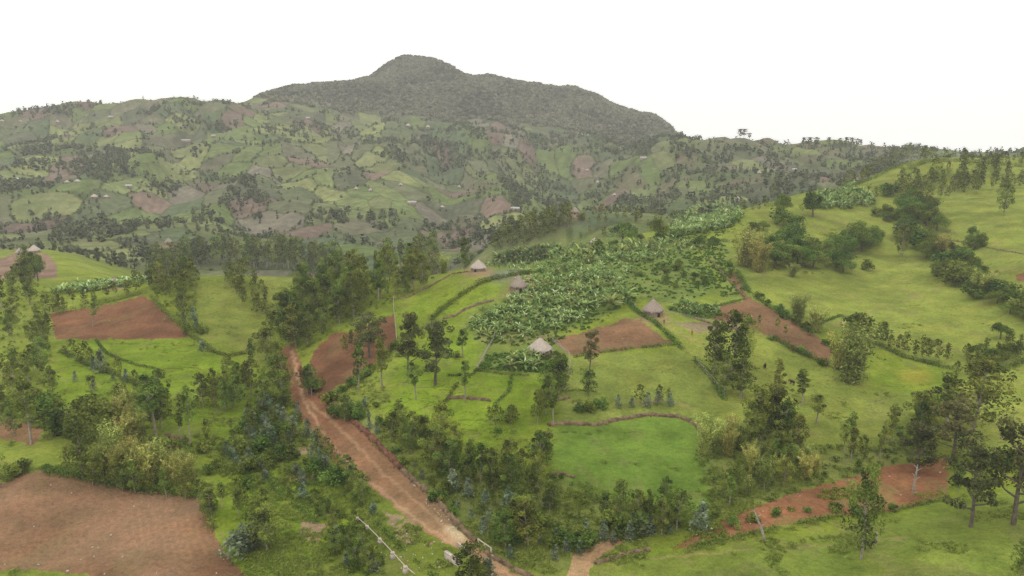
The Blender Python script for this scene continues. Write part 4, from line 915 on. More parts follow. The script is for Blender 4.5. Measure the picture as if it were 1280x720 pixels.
def bank(px, w, h, label, mat='bank', name='stone_bank', cat='wall', group='earth and stone banks'):
    xs, ys, zs = worldline(px, .35); n = len(xs); tx = np.gradient(xs); ty = np.gradient(ys); l = np.hypot(tx, ty); nx, ny = -ty / l, tx / l
    prof = [(-.5, -.3), (-.42, .45), (-.15, .95), (.15, 1.), (.42, .5), (.5, -.3)]; V = []
    for k, (a, b) in enumerate(prof):
        nz = fbm(xs * 1.3 + k * 5, ys * 1.3, 3, 211); off = a * w * (.35 + 1.1 * nz)
        X = xs + nx * off; Y = ys + ny * off; V.append(np.stack([X, Y, H(X, Y) + (b * h * (.1 + 1.6 * nz) if b > 0 else -.3)], 1))
    V = np.stack(V, 1).reshape(-1, 3); m = len(prof); Q = [[i*m+k, i*m+k+1, (i+1)*m+k+1, (i+1)*m+k] for i in range(n-1) for k in range(m-1)]
    mb = MB(); mb.add(V, Q)
    for i in range(int(n * 1.1)):                                  # loose stones in the bank
        j = rng.integers(0, n); s = rng.uniform(.12, .4); d = rng.normal(0, .32) * w; c = np.array([xs[j] + nx[j] * d, ys[j] + ny[j] * d, zs[j] + h * .55 * (1 - min(1, abs(d) / w * 1.6)) + .1])
        b = ball(8, rng, .7) * s; idx = np.array([[0,1,2,3],[4,5,6,7],[0,1,5,4],[2,3,7,6],[1,2,6,5],[3,0,4,7]])
        cube = np.array([[-1,-1,-1],[1,-1,-1],[1,1,-1],[-1,1,-1],[-1,-1,1],[1,-1,1],[1,1,1],[-1,1,1]]) * s * .5 + rng.normal(0, .12 * s, (8, 3)); mb.add(cube + c, idx)
    me = mb.build(name, M[mat]); 
    return tag(link(name, me), label, cat, group, 'thing')
def stickfence(px, label, h=1.3, rails=2, step=.55, name='stick_fence', jit=.12):
    xs, ys, zs = worldline(px, step); mb = MB(); n = len(xs)
    o = link(name, None, loc=(float(xs[0]), float(ys[0]), float(zs[0]))); mr = MB(); o0 = np.array(o.location)
    for x, y, z in zip(xs, ys, zs): mb.tube(np.array([[x, y, z - .2], [x + rng.normal(0, jit), y + rng.normal(0, jit), z + h * rng.uniform(.7, 1.15)]]) - o0, [.05, .035], 4)
    for r_ in range(rails):
        f = (r_ + 1) / (rails + .4); mr.tube(np.stack([xs, ys, zs + h * f], 1) - o0 + rng.normal(0, .03, (n, 3)), .045, 4)
    link("picket", mb.build('picket', M['stick']), o); link('rail', mr.build('rail', M['stick']), o)
    return tag(o, label, 'fence', 'stick fences of the plots')
hedge([(539,401),(550,390),(567,377),(580,367),(590,361),(600,355),(618,349),(640,345),(665,342)], 1.8, 1.5, 'dark curved hedge climbing between the two bright green plots to the huts', 'broad', 34)
hedge([(495,446),(520,445),(549,446),(577,446)], 1.2, 1.0, 'thin dark hedge crossing the vivid plots under the clumped trees', 'broad')
hedge([(780,372),(795,390),(820,405),(845,430),(870,452),(892,475),(905,500)], 1.6, 1.4, 'long straight hedge running down from the brown hut past the centre ploughed field', 'broad', 32)
hedge([(717,447),(745,442),(774,438),(800,435),(843,431)], 1.0, .9, 'low dark hedge under the centre ploughed field', 'broad')
hedge([(922,340),(935,365),(960,383),(985,397),(1010,414)], 1.5, 1.4, 'hedge along the upper side of the long brown field', 'broad')
hedge([(962,421),(980,431),(996,441),(1037,458)], 1.6, 1.5, 'dark hedge along the lower side of the long brown field', 'broad', 30)
hedge([(880,387),(905,381),(932,374)], 1.0, .8, 'short low hedge between the small green plot and brown field', 'shrub')
hedge([(836,385),(850,392),(868,399),(893,397)], 1.2, 1.0, 'low dark planting along the front of the patch by the brown hut', 'broad')
hedge([(190,372),(200,385),(222,404),(242,422),(262,437),(276,442)], 1.6, 1.5, 'scrubby hedge down the side of the left ploughed field', 'shrub', 30)
hedge([(70,392),(100,386),(140,377),(180,367)], 2.0, 1.8, 'leafy hedge along the top of the left ploughed field', 'shrub', 30)
hedge([(75,440),(95,450),(110,457),(150,472),(187,490)], 1.6, 1.4, 'scrubby hedge slanting between the two left meadows', 'broad', 30)
hedge([(495,428),(482,450),(465,465),(445,480),(412,500)], 1.4, 1.2, 'dark hedge on the lower edge of red ploughed plot', 'broad', 30)
hedge([(860,685),(910,675),(960,662),(1047,646),(1107,641),(1143,633),(1185,623)], 1.0, .65, 'long scrubby hedge along the lower edge of the red strip', 'shrub', 32, gaps=.06)
hedge([(842,686),(900,652),(956,629),(1000,613),(1040,601)], .9, .6, 'scrub along the upper edge of the lower red strip', 'shrub', 20, gaps=.12)
hedge([(50,589),(100,598),(173,613),(215,618),(250,622)], 2.2, 2.0, 'dense dark hedge along the top of the large ploughed field', 'broad', 40)
hedge([(250,622),(258,640),(268,665),(285,695)], 1.6, .9, 'dry scrub along the corner side of the large ploughed field', 'shrub', 22, gaps=.1)
hedge([(1095,430),(1130,447),(1160,455),(1192,462)], 1.6, 1.2, 'dark base hedge under the tree row across the valley pasture', 'broad', 36)
hedge([(1192,468),(1230,468),(1262,460),(1290,450)], 2.0, 1.8, 'dark hedge under the thicket above the pale green slope', 'broad', 36)
hedge([(545,515),(558,502),(572,480)], 1.0, .9, 'short slanting hedge between two vivid plots', 'broad')
hedge([(595,464),(630,468),(660,470),(674,470)], 1.0, .7, 'low hedge along the front of the lowest hut garden', 'broad')
hedge([(262,440),(285,446),(318,440)], 1.2, 1.0, 'thin hedge at the lower end of the hollow meadow', 'broad')
hedge([(60,500),(85,512),(120,520),(150,516)], 1.2, 1.1, 'low hedge below the stone wall of the left meadow', 'broad')
hedge([(120,425),(130,440),(150,450),(175,458),(200,462)], .9, .8, 'faint thin hedge curving below the left ploughed field', 'broad')
hedge([(235,560),(265,548),(300,540)], 1.1, 1.0, 'thin hedge on the meadow rise beside the bare-stemmed eucalyptus', 'broad')
hedge([(640,470),(636,490),(620,505)], .9, .8, 'thin hedge dropping from the front of the lowest hut garden', 'broad')
hedge([(590,412),(600,398),(612,390),(628,384)], .9, .7, 'thin hedge on the near side of the low enset patch', 'broad')
hedge([(505,420),(530,410),(552,405)], .9, .7, 'thin hedge between the clumped trees and the bright slope', 'broad')
hedge([(560,470),(590,470),(596,462)], .8, .7, 'tiny hedge joining the lowest hut plot to the slim eucalyptus', 'broad')
hedge([(700,490),(720,488),(745,490)], .7, .5, 'tiny hedge under the rounded tree of the centre meadow', 'broad')
hedge([(1000,415),(1050,395),(1085,410)], 1.0, .9, 'thin hedge behind the largest bamboo clump', 'broad')
hedge([(330,590),(350,620),(380,640),(400,660)], 1.2, 1.0, 'scrubby line crossing the slope above the pipeline', 'shrub', 24, gaps=.1)
hedge([(472,655),(505,690),(545,722)], .9, .7, 'low scrub line between the pipeline and the road', 'shrub', 20, gaps=.12)
hedge([(36,520),(60,530),(90,545),(110,552)], 2.4, 2.2, 'thick leafy hedge above the small brown field', 'broad', 40)
hedge([(890,540),(905,560),(925,580)], 1.6, 1.1, 'scrub below the end of the earth bank', 'shrub')
hedge([(1135,212),(1160,203),(1200,202),(1240,206),(1290,210)], 2.2, 2.4, 'dark hedge along the hilltop skyline', 'broad', 30)
hedge([(1064,234),(1090,225),(1115,212),(1140,206)], 2.2, 2.5, 'dark hedge along the sloping ridge edge', 'broad', 30)
hedge([(310,336),(370,338),(425,341)], 1.6, 1.4, 'dark hedge at the foot of the crest row above the hollow meadow', 'broad', 26)
hedge([(1192,572),(1230,578),(1290,588)], 1.2, 1.4, 'leafy fence line behind the two tiered trees', 'shrub', 28)
hedge([(840,300),(880,301),(920,303)], 1.6, 1.2, 'dark hedge below the upper enset rows', 'broad', 26)
bank([(685,532),(700,530),(722,531),(745,532),(775,525),(810,519),(850,522),(868,530),(880,545),(890,556),(899,564)], .95, .8, 'curving brown earth bank around the lower centre meadow')
bank([(554,399),(567,396),(582,387),(599,380),(617,376)], .9, .7, 'brown earth bank at the edge of the low enset patch')
bank([(540,446),(560,446),(577,447)], .7, .5, 'short earth bank beside the thin hedge of the vivid plots')
bank([(558,499),(580,498),(600,500),(613,501)], .9, .7, 'short earth bank between the vivid plots and the dark wood')
bank([(400,496),(413,500),(424,513),(445,530),(462,545),(482,566),(502,587)], 1.4, 1.0, 'dark red cut earth bank on the upper side of the road', 'redbank', 'earth_bank')
bank([(502,588),(522,606),(545,624),(562,645),(580,665),(596,679)], 1.1, .9, 'rough dark stone wall along the lower part of the road', 'bank', 'stone_wall')
bank([(376,463),(384,478),(391,492)], 1.2, 1.3, 'red cut bank between the road bend and red ploughed plot', 'redbank', 'earth_bank')
bank([(207,543),(215,546),(225,549),(235,552)], 1.2, .7, 'heap of stones forming a short wall in the left meadow')
bank([(210,560),(222,561),(234,558)], 1.0, .5, 'second low stone heap below the short wall in the left meadow')
bank([(35,489),(52,494),(72,498)], 1.0, .8, 'low stone wall at the edge of the left meadow')
bank([(28,452),(38,453),(47,449)], .9, .8, 'brown earth bank beside the wood at the left edge')
bank([(690,505),(700,500),(712,498)], .5, .4, 'tiny earth step at the corner below the hut plot')
bank([(690,592),(705,593),(718,598)], .8, .5, 'small earth step above the rough grass in the lower centre meadow')
bank([(745,705),(770,698),(790,692),(812,688)], .8, .6, 'low bank beside the footpath ending at the red strip')
bank([(606,690),(625,702),(645,714),(665,722)], .9, .6, 'stone edging on the far side of the bridge approach')
bank([(868,398),(890,405),(905,409),(930,414)], .6, .6, 'low brown bank under the patch by the brown hut')
bank([(1195,492),(1180,488),(1160,490),(1140,492)], .6, .3, 'thin dark earth lip in the wet hollow')
bank([(490,375),(510,372),(540,357),(565,343),(585,340)], .8, .5, 'earth bank along the top of the bright slope to the pale hut')
bank([(885,323),(897,335),(912,352),(930,371)], .7, .6, 'straight brown bank between the small green plot and the brown field')
bank([(1180,300),(1205,303),(1235,310),(1280,318)], .6, .4, 'thin brown erosion step across the highest open pasture')
stickfence([(492,374),(492,388),(494,402),(496,427)], 'pale stick fence at the upper end of red ploughed plot')
stickfence([(619,417),(617,425),(608,440),(602,452),(596,462)], 'pale stick fence on the near side of the lowest hut plot')
stickfence([(687,424),(698,433),(712,445),(713,458),(709,472),(704,485)], 'pale stick fence between the lowest hut and centre meadow')
stickfence([(775,362),(783,372),(790,380),(796,386)], 'short stick fence climbing beside the brown hut')
stickfence([(830,391),(845,393),(868,399),(890,403),(925,412)], 'low stick fence from the brown hut towards the brown field', h=1.0)
stickfence([(870,452),(880,465),(892,478),(906,498)], 'weathered stick fence along the lower end of the long hedge', h=1.5)
# ------------------------------------------------------------------ thatched huts
def hut(px, py, wpx, hpx, label, pale=False, door=0., seed=0, wallh=None):
    x, y, z = g1(px, py); dep = proj(0, y, z)[2]; R = wpx * dep / F / 2; Ht = hpx * dep / F * 1.02; r = np.random.default_rng(seed)
    o = link('thatched_hut', None, loc=(x, y, z)); wh = wallh or Ht * .33; n = 44
    w = MB(); a = np.arange(n) / n * 2 * np.pi; rw = R * .84; V = np.concatenate([np.stack([rw*np.cos(a)*k, rw*np.sin(a)*k, np.full(n, zz)], 1) for zz, k in ((-1.2, 1.02), (wh + .5, 1))]); w.add(V, [[i, (i+1) % n, n+(i+1) % n, n+i] for i in range(n)])
    for i in range(0, n, 2): w.tube([[rw*1.01*math.cos(a[i]), rw*1.01*math.sin(a[i]), -.6], [rw*1.01*math.cos(a[i]), rw*1.01*math.sin(a[i]), wh + .35]], .06, 4)
    link('wall', w.build('wall', M['mud']), o)
    rf = MB(); rows = []; kk = 12; nn = 72; an = np.arange(nn) / nn * 2 * np.pi; st = r.normal(0, 1, nn)
    for i in range(kk + 1):
        t = i / kk; rr = R * (1 - t ** 1.15 * .985) * (1 + .03 * math.sin(math.pi * t)); zz = wh - .15 + (Ht - wh) * t
        rr = rr * (1 + .018 * st + .02 * r.normal(0, 1, nn) * (1 - t)); rows.append(np.stack([rr*np.cos(an), rr*np.sin(an), zz + r.normal(0, .03, nn) - .12 * (i == 0) * np.abs(st)], 1))
    rows.append(rows[0] * [.93, .93, 1] + [0, 0, .12])
    V = np.concatenate(rows); Q = [[i*nn+j, i*nn+(j+1) % nn, (i+1)*nn+(j+1) % nn, (i+1)*nn+j] for i in range(kk) for j in range(nn)] + [[(kk+1)*nn+(j+1) % nn, (j+1) % nn, j, (kk+1)*nn+j][::1] for j in range(nn)]
    rf.add(V, Q)
    for i in range(320):                                                   # loose thatch strands
        b = r.uniform(0, 6.28); t = r.random() ** 1.3 * .85; rr = R * (1 - t ** 1.15 * .985); zz = wh - .1 + (Ht - wh) * t; d = np.array([math.cos(b), math.sin(b), 0]); L = .7; sl = math.atan2(Ht - wh, R)
        p = d * (rr + .05) + [0, 0, zz + .07]; q = p + (d * math.cos(sl) - np.array([0, 0, math.sin(sl)])) * L; s_ = np.array([-d[1], d[0], 0]) * .05; rf.add([p - s_, p + s_, q + s_, q - s_], [[0, 1, 2, 3]])
    rt = link('roof', rf.build('roof', M['thatchp' if pale else 'thatch']), o)
    f = MB(); f.tube([[0, 0, Ht - .25], [0, 0, Ht + .15], [0, 0, Ht + .5]], [.22, .15, .04], 6); link('finial', f.build('finial', M['thatch']), rt)
    d = MB(); b = -math.pi / 2 + door; d.box((rw * 1.02 * math.cos(b), rw * 1.02 * math.sin(b), wh * .42), (.14, 1.0, wh * .9 + .2), b); link('door', d.build('door', M['dark']), o)
    return tag(o, label, 'hut', 'thatched huts')
hut(598, 339, 21, 15, 'pale thatched hut at the top edge of the bright slope', True, -.4, 1)
hut(648, 363, 22, 19, 'brownish thatched hut with low eaves among the enset', False, .3, 2)
hut(816, 394, 27, 21, 'greyish brown thatched hut above the long straight hedge', False, .5, 3)
hut(675, 442, 31, 21, 'tan thatched hut, the lowest one, behind its enset patch', True, .2, 4)
hut(743, 305, 11, 8, 'small thatched hut roof peeping over the knoll top', True, 0, 5)
hut(143, 358, 13, 12, 'greyish thatched hut behind the leafy hedge of the left ploughed field', False, 0, 6)
hut(26, 318, 11, 9, 'pale small hut beside the far brown slope, with a wider one next to it', True, 0, 7)
hut(43, 316, 15, 10, 'pale wider hut on top of the far brown slope at the left', True, 0, 8)
hut(211, 305, 10, 8, 'far pinkish hut on bare earth above the crest row', False, 0, 9)
hut(237, 309, 12, 8, 'far tan hut on bare earth, just below the pinkish one', True, 0, 10)
hut(718, 268, 13, 10, 'pinkish tan hut in the wood behind the knoll', False, 0, 11)
def house(px, py, wpx, hpx, label, kind='hut', col='tin'):
    x, y, z = g1(px, py, ymin=600); dep = proj(0, y, z)[2]; W = wpx * dep / F; Hh = hpx * dep / F
    if kind == 'hut': return hut(px, py, wpx, hpx, label, True, 0, int(px))
    o = link('tin_roofed_house', None, loc=(x, y, z)); W = max(W, 6); D = 5; hh = Hh * .5 + 1.0
    b = MB(); b.box((0, 0, hh / 2 - 1), (W * .94, D * .9, hh + 2)); link('wall', b.build('wall', M['mud']), o)
    d = MB(); d.box((0, -D * .45 - .03, .9), (1.0, .08, 1.9)); link('door', d.build('door', M['dark']), o)
    r = MB(); X, Y, T, Bt = W / 2, D / 2 + .3, hh + 1.5, hh - .05
    V = [(-X,-Y,Bt),(X,-Y,Bt),(X,0,T),(-X,0,T),(-X,Y,Bt),(X,Y,Bt)]; r.add(V, [[0,1,2,3],[3,2,5,4]], [[0,3,4],[1,5,2]]); rr_ = r.build('roof', M['tin']); link('roof', rr_, o)
    o.rotation_euler.z = random.uniform(-.3, .3); return tag(o, label, 'house', 'metal roofed houses on the far slopes')
for a_ in ((3,152,5,3,'far pale hut at the left edge of the slope under the skyline'), (26,153,4,3,'far pale hut, second along the slope under the left skyline'), (72,153,5,4,'far pale hut, third along the slope under the left skyline'),
    (84,229,7,4,'pale hut beside the dark round copse on the left far slope'), (97,228,8,4,'greyish hut next to the pale one by the dark copse'), (118,247,9,5,'pinkish white hut on the lower left far slope'), (133,247,7,4,'grey hut close beside the pinkish white one'),
    (35,235,5,4,'small pale hut at the left of the dark round copse'), (501,232,5,4,'white hut high on the middle slope below the pinkish fields'), (445,237,5,4,'white hut on the middle slope, west of its twin'), (463,239,5,4,'white hut on the middle slope beside its twin'),
    (574,235,4,4,'tiny pale hut above the gully on the middle slope'), (553,260,6,4,'pale hut on the lower middle slope near the winding hedge'), (734,214,5,3,'tiny white hut beneath the pinkish field right of the gully'), (747,230,5,4,'tiny white hut below the pinkish field by the gully'),
    (768,245,5,4,'small pale hut on the low slope right of the gully'), (949,217,6,4,'pale hut in the middle of the right far slope'), (922,249,6,4,'pale hut low on the right far slope near enset'), (510,158,6,4,'white hut on the bright green shoulder under the forest'), (535,160,6,4,'second white hut on the bright shoulder under the forest')):
    house(*a_[:4], a_[4])
for a_ in ((232,178,12,4,'white metal roofed house in the far dark grove high on the left'), (267,172,5,3,'small metal roofed house right of the far dark grove'), (139,148,5,3,'metal roofed house under the left skyline wood'), (161,234,8,3,'bluish metal roofed house on the left far slope'),
    (515,256,11,5,'white metal roofed house on a bare patch of the lower middle slope'), (644,263,11,4,'long white metal roof at the edge of the wood behind the knoll'), (804,200,8,4,'house on orange soil beneath the right end of the forest'), (993,214,5,3,'tiny metal roofed house on the right far slope'), (385,149,5,3,'metal roofed house on the green saddle left of the forest'),
    (23,226,5,3,'tiny metal roofed house at the left edge of the far slope')):
    house(*a_[:4], a_[4], 'tin')
# skyline trees that stand apart
for a_ in ((88,131,6,'small dark tree standing alone on the left skyline'), (111,129,6,'thin tree on the left skyline beside the lone dark one'), (17,144,7,'small tree at the left end of the skyline'), (247,121,4,'tree on the rounded hill crest left of the forest'), (279,127,5,'tree in the notch left of the forest'), (875,172,7,'small tree on the skyline dip right of the forest')):
    x, y, z = g1(a_[0], a_[1], ymin=1250); put(dict(kind='broad', x=x, y=y, z=z, h=mh(a_[0], a_[1], y, z, a_[2]), var=random.randrange(4), sxy=.8, w=1, rz=1, tx=0, ty=0, label=a_[3], group='trees on the skyline'))
for i, px in enumerate((925, 930, 937, 1004, 1012, 1020, 1036, 1043, 1050, 1057, 1064, 1071, 1076)):
    py = 172 if px < 950 else 183; x, y, z = g1(px, py, ymin=1150, ymax=1400); put(dict(kind='umbrella', x=x, y=y, z=z, h=mh(px, py, y, z, random.uniform(7, 12)), var=i, sxy=1.0, w=1, rz=i, tx=0, ty=0,
        label='flat topped tree, ' + ordinal(i + 1) + ' from the left in the loose row on the right skyline', group='flat topped trees on the right skyline'))
# ------------------------------------------------------------------ pipeline on pillars, bridge walls, rail
PL = [(447,652),(459,663),(475,680),(491,698),(507,716)]; tops = []
for i, (px, py) in enumerate(PL):
    x, y, z = g1(px, py); sz = (.6, .66, .74, .8, .82)[i]; o = MB(); o.box((0, 0, .45 * sz), (1.25 * sz, 1.0 * sz, 1.5 * sz), .5, .62); o.box((0, 0, 1.3 * sz), (.8 * sz, .7 * sz, .25), .5)
    ob = link('concrete_pillar', o.build('concrete_pillar', M['conc']), loc=(x, y, z)); tops.append((x, y, z + 1.45 * sz))
    tag(ob, ('smallest pillar at the upper end of the pipeline', 'rounded pillar second from the upper end of the pipeline', 'pale tapered pillar in the middle of the pipeline', 'pale tapered pillar fourth along the pipeline', 'lowest pale pillar of the pipeline')[i], 'pillar', 'pillars that carry the pipeline')
x, y, z = g1(519, 726); tops.append((x, y, z + 1.2)); pm = MB(); pm.tube(np.array(tops), .075, 8); tag(link('pipe', pm.build('pipe', M['conc'], True)), 'thin pale water pipe running over the row of concrete pillars', 'pipe')
def wallbox(name, p0, p1, h, t, mat, label, cat, base=-.5):
    a0 = np.array(g1(*p0)); a1 = np.array(g1(*p1)); d = a1 - a0; L = math.hypot(d[0], d[1]); c = (a0 + a1) / 2; mb = MB(); mb.box((0, 0, (h + base) / 2), (L, t, h - base), 0)
    mb.box((0, 0, h + .06), (L + .1, t + .12, .14), 0)
    o = link(name, mb.build(name, M[mat]), loc=tuple(c)); o.rotation_euler.z = math.atan2(d[1], d[0]); return tag(o, label, cat, None, 'thing')
wallbox('culvert_wall', (557,697), (574,708), 1.1, .5, 'stone', 'stone wing wall of the road bridge below the road edge', 'wall', -1.6)
wallbox('bridge_parapet', (573,682), (583,691), .5, .35, 'conc', 'pale low parapet on the near edge of the road bridge', 'wall')
wallbox('road_kerb', (613,694), (628,703), .25, .3, 'conc', 'low pale kerb continuing from the bridge rail', 'kerb')
p0 = np.array(g1(598, 682)); p1 = np.array(g1(614, 693)); rl = link('bridge_railing', None, loc=tuple(p0)); d = p1 - p0
for k in (0, .5, 1):
    b = MB(); c = d * k; b.box((c[0], c[1], c[2] + .5), (.22, .22, 1.6), .7); link('post', b.build('post', M['conc']), rl)
b = MB(); b.tube([d * -.03 + [0, 0, 1.25], d * 1.03 + [0, 0, 1.25]], .13, 4); link('rail', b.build('rail', M['conc']), rl)
tag(rl, 'pale concrete rail on the far side of the road bridge', 'railing')
# dead leaning trunk and snags
def snag(px, py, hpx, label, lean, group='dead snags by the red strip'):
    x, y, z = g1(px, py); h = mh(px, py, y, z, hpx); mb = MB(); p = np.array([[0, 0, -.3], [lean * .3, 0, h * .35], [lean * .7, .1, h * .7], [lean, .1, h]]); mb.tube(p, [.3, .24, .16, .06], 7)
    for i in range(5):
        a_ = i * 2.1; t = .45 + .1 * i; q = np.array([np.interp(t, [0, .35, .7, 1], p[:, j]) for j in range(3)]); e = q + np.array([math.cos(a_), math.sin(a_) * .6, .7]) * h * .16; mb.tube([q, (q + e) / 2 + [0, 0, .1], e], [.1, .07, .03], 5)
    o = link('dead_tree', mb.build('dead_tree', M['bark'])); o.location = (x, y, z); return tag(o, label, 'dead tree', group)
snag(956, 676, 36, 'pale leaning dead trunk at the lower edge of the red strip', -2.2)
snag(1141, 616, 34, 'dark dead snag standing inside the upper red strip', .4)
snag(1094, 680, 14, 'short pale stump beside the ragged dark tree', .2)
# people and cattle, a few pixels high
def person(px, py, hpx, label, cloth):
    x, y, z = g1(px, py); h = 1.7; me = bpy.data.meshes.new('person'); J = [(0,0,.92),(0,0,1.15),(0,0,1.42),(0,0,1.53),(0,-.01,1.65),(-.19,0,1.40),(-.27,.02,1.12),(-.25,-.1,.88),(.19,0,1.40),(.27,.02,1.12),(.25,-.1,.88),(-.1,0,.86),(-.12,-.06,.47),(-.12,.02,.05),(.1,0,.86),(.13,.08,.47),(.14,.16,.06),(-.12,-.12,.03),(.14,.04,.03)]
    Ed = [(0,1),(1,2),(2,3),(3,4),(2,5),(5,6),(6,7),(2,8),(8,9),(9,10),(0,11),(11,12),(12,13),(0,14),(14,15),(15,16),(13,17),(16,18)]
    Rr = [.15,.14,.15,.06,.10,.07,.05,.04,.07,.05,.04,.10,.07,.05,.10,.07,.05,.04,.04]
    me.from_pydata(J, Ed, []); me.skin_vertices.new() if hasattr(me.skin_vertices, 'new') else None
    o = link('person', me, loc=(x, y, z)); sk = o.modifiers.new('skin', 'SKIN'); sv = o.data.skin_vertices[0].data
    for i, v in enumerate(sv): v.radius = (Rr[i], Rr[i]); v.use_root = (i == 0)
    o.modifiers.new('sub', 'SUBSURF').levels = 1; me.materials.append(M['skin'])
    c = MB(); n = 12; an = np.arange(n) / n * 2 * np.pi; rows = [(.55, .27), (.95, .21), (1.2, .20), (1.45, .21), (1.5, .10)]
    V = np.concatenate([np.stack([r_ * 1.05 * np.cos(an), r_ * .8 * np.sin(an), np.full(n, z_)], 1) for z_, r_ in rows]); c.add(V, [[i*n+j, i*n+(j+1) % n, (i+1)*n+(j+1) % n, (i+1)*n+j] for i in range(len(rows)-1) for j in range(n)])
    link('robe', c.build('robe', M[cloth], True), o); return tag(o, label, 'person')
person(865, 419, 6, 'person in red cloth standing on the yellow pasture under the brown hut', 'redcloth')
person(830, 405, 7, 'person in faded brown clothing standing just below the brown hut', 'bluecloth')
person(784, 377, 6, 'person in dark clothing standing under the tall enset on the garden path', 'bluecloth')
def cow(px, py, label, rz):
    x, y, z = g1(px, py); mb = MB(); mb.tube([[-.85,0,1.1],[-.6,0,1.12],[0,0,1.05],[.55,0,1.12],[.8,0,1.15]], [.2,.34,.38,.34,.2], 8); mb.tube([[.7,0,1.2],[1.05,0,1.2],[1.25,0,.95]], [.2,.15,.12], 7); mb.tube([[1.2,0,1.15],[1.55,0,.85]], [.14,.08], 7)
    for sx, sy in ((-.6,-.2),(-.6,.2),(.55,-.2),(.55,.2)): mb.tube([[sx,sy,1.0],[sx + (.06 if sx < 0 else -.02),sy,.5],[sx,sy,0]], [.13,.08,.06], 6)
    mb.tube([[-.9,0,1.2],[-1.02,0,.9],[-1.0,0,.5]], [.04,.03,.03], 4)
    for s_ in (-1, 1): mb.tube([[1.18,s_*.1,1.25],[1.2,s_*.25,1.38],[1.22,s_*.22,1.55]], [.03,.025,.01], 4)
    o = link('cow', mb.build('cow', M['cow'], True), loc=(x, y, z)); o.rotation_euler.z = rz; return tag(o, label, 'cow', 'cattle grazing on the pastures')
cow(956, 460, 'dark cow grazing alone on the yellowish pasture beside the hedge corner clump', 1.1)
cow(990, 481, 'dark cow right of the cone-shaped eucalyptus', 2.0); cow(978, 494, 'dark cow below the cone-shaped eucalyptus', .3)
cow(1084, 686, 'dark calf lying near the ragged dark tree', .2)
# a few clods and stones on the bare ground
st = MB()
for pl, n in ((BIG, 26), (CEN, 5), (MIDL, 5), ([(480,640),(540,655),(580,700),(520,730),(470,690)], 60), (STRIP, 12), ([(510,600),(545,625),(575,655),(560,665)], 50)):
    for x, y, z in sample_poly(pl, n):
        s_ = rng.uniform(.08, .26); st.add(np.array([[-1,-1,-1],[1,-1,-1],[1,1,-1],[-1,1,-1],[-1,-1,1],[1,-1,1],[1,1,1],[-1,1,1]]) * s_ * .5 * rng.uniform(.6, 1.4, 3) + rng.normal(0, .15 * s_, (8, 3)) + [x, y, z + s_ * .3], [[3,2,1,0],[4,5,6,7],[0,1,5,4],[1,2,6,5],[2,3,7,6],[3,0,4,7]])
o = link('rubble', st.build('rubble', M['stone'])); o['kind'] = 'stuff'
# ------------------------------------------------------------------ camera, sky, light, air
cam = bpy.data.cameras.new('camera'); co = link('camera', cam, loc=(0, 0, CAMZ)); co.rotation_euler = (math.pi / 2 - PITCH, 0, 0)
cam.sensor_width = 36; cam.lens = 36 * F / 1280; cam.clip_start = .5; cam.clip_end = 30000
sc = bpy.context.scene; sc.camera = co
w = bpy.data.worlds.new('World'); sc.world = w; w.use_nodes = True; nt = w.node_tree; bg = nt.nodes['Background']
EL, AZ = math.radians(58), math.radians(200)
sky = nt.nodes.new('ShaderNodeTexSky'); sky.sky_type = 'NISHITA'; sky.sun_disc = False; sky.sun_elevation = EL; sky.sun_rotation = AZ; sky.dust_density = 4; sky.air_density = 1.0
mx = nt.nodes.new('ShaderNodeMix'); mx.data_type = 'RGBA'; mx.inputs[0].default_value = .82; mx.inputs[7].default_value = (17.0, 16.8, 16.3, 1)
nt.links.new(sky.outputs[0], mx.inputs[6])
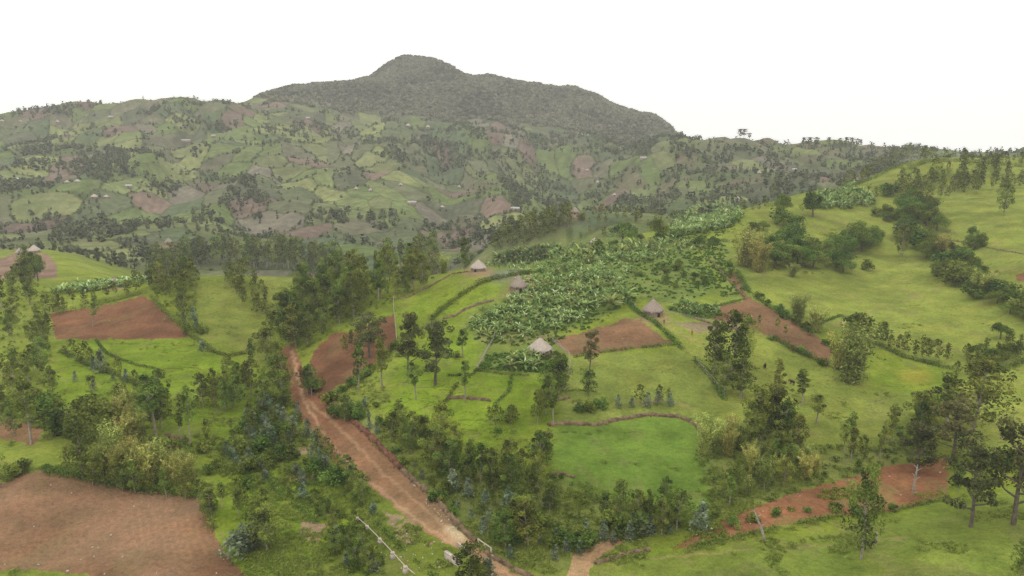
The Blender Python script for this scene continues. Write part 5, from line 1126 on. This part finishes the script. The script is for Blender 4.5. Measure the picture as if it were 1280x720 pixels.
# an overcast sky is brighter overhead than at the horizon
tc = nt.nodes.new('ShaderNodeTexCoord'); sp = nt.nodes.new('ShaderNodeSeparateXYZ'); nt.links.new(tc.outputs['Generated'], sp.inputs[0])
mr = nt.nodes.new('ShaderNodeMapRange'); mr.inputs[1].default_value = .0; mr.inputs[2].default_value = 1; mr.inputs[3].default_value = 1.36; mr.inputs[4].default_value = 2.25; nt.links.new(sp.outputs[2], mr.inputs[0])
m2 = nt.nodes.new('ShaderNodeVectorMath'); m2.operation = 'SCALE'; nt.links.new(mx.outputs[2], m2.inputs[0]); nt.links.new(mr.outputs[0], m2.inputs['Scale']); nt.links.new(m2.outputs[0], bg.inputs[0]); bg.inputs[1].default_value = .10
sl = bpy.data.lights.new('sun', 'SUN'); sl.energy = 1.5; sl.angle = math.radians(12); sl.color = (1, .96, .9)
so = link('sun', sl, loc=(0, 0, 500)); d = (math.sin(AZ) * math.cos(EL), math.cos(AZ) * math.cos(EL), math.sin(EL))
from mathutils import Vector
so.rotation_euler = Vector(d).to_track_quat('Z', 'Y').to_euler()
sc.view_settings.view_transform = 'Standard'; sc.view_settings.look = 'None'; sc.view_settings.exposure = -.80; sc.view_settings.gamma = 1
sc.cycles.volume_bounces = 2; sc.cycles.max_bounces = 5; sc.cycles.diffuse_bounces = 2; sc.cycles.transmission_bounces = 3; sc.cycles.glossy_bounces = 1
sc.cycles.use_denoising = True; sc.cycles.denoising_input_passes = 'RGB_ALBEDO_NORMAL'; sc.cycles.denoising_prefilter = 'NONE'
HAZE = 1.05e-4
hm = bpy.data.materials.new('haze air'); hm.use_nodes = True; hn = hm.node_tree; hn.nodes.remove(hn.nodes['Principled BSDF'])
pv = hn.nodes.new('ShaderNodeVolumePrincipled'); pv.inputs['Color'].default_value = (.97, .975, .98, 1); pv.inputs['Density'].default_value = HAZE; pv.inputs['Anisotropy'].default_value = .0
hn.links.new(pv.outputs[0], hn.nodes['Material Output'].inputs['Volume'])
hb = MB(); zlo = float(Z.min()) - 1; zhi = float(Z.max()) + 40
x1 = float(XG.max()) + 40; hb.box((0, (YG.max() - 60) / 2, (zlo + zhi) / 2), (2 * x1, YG.max() + 160, zhi - zlo))
if HAZE: ho = link('haze', hb.build('haze', hm)); ho['kind'] = 'stuff'
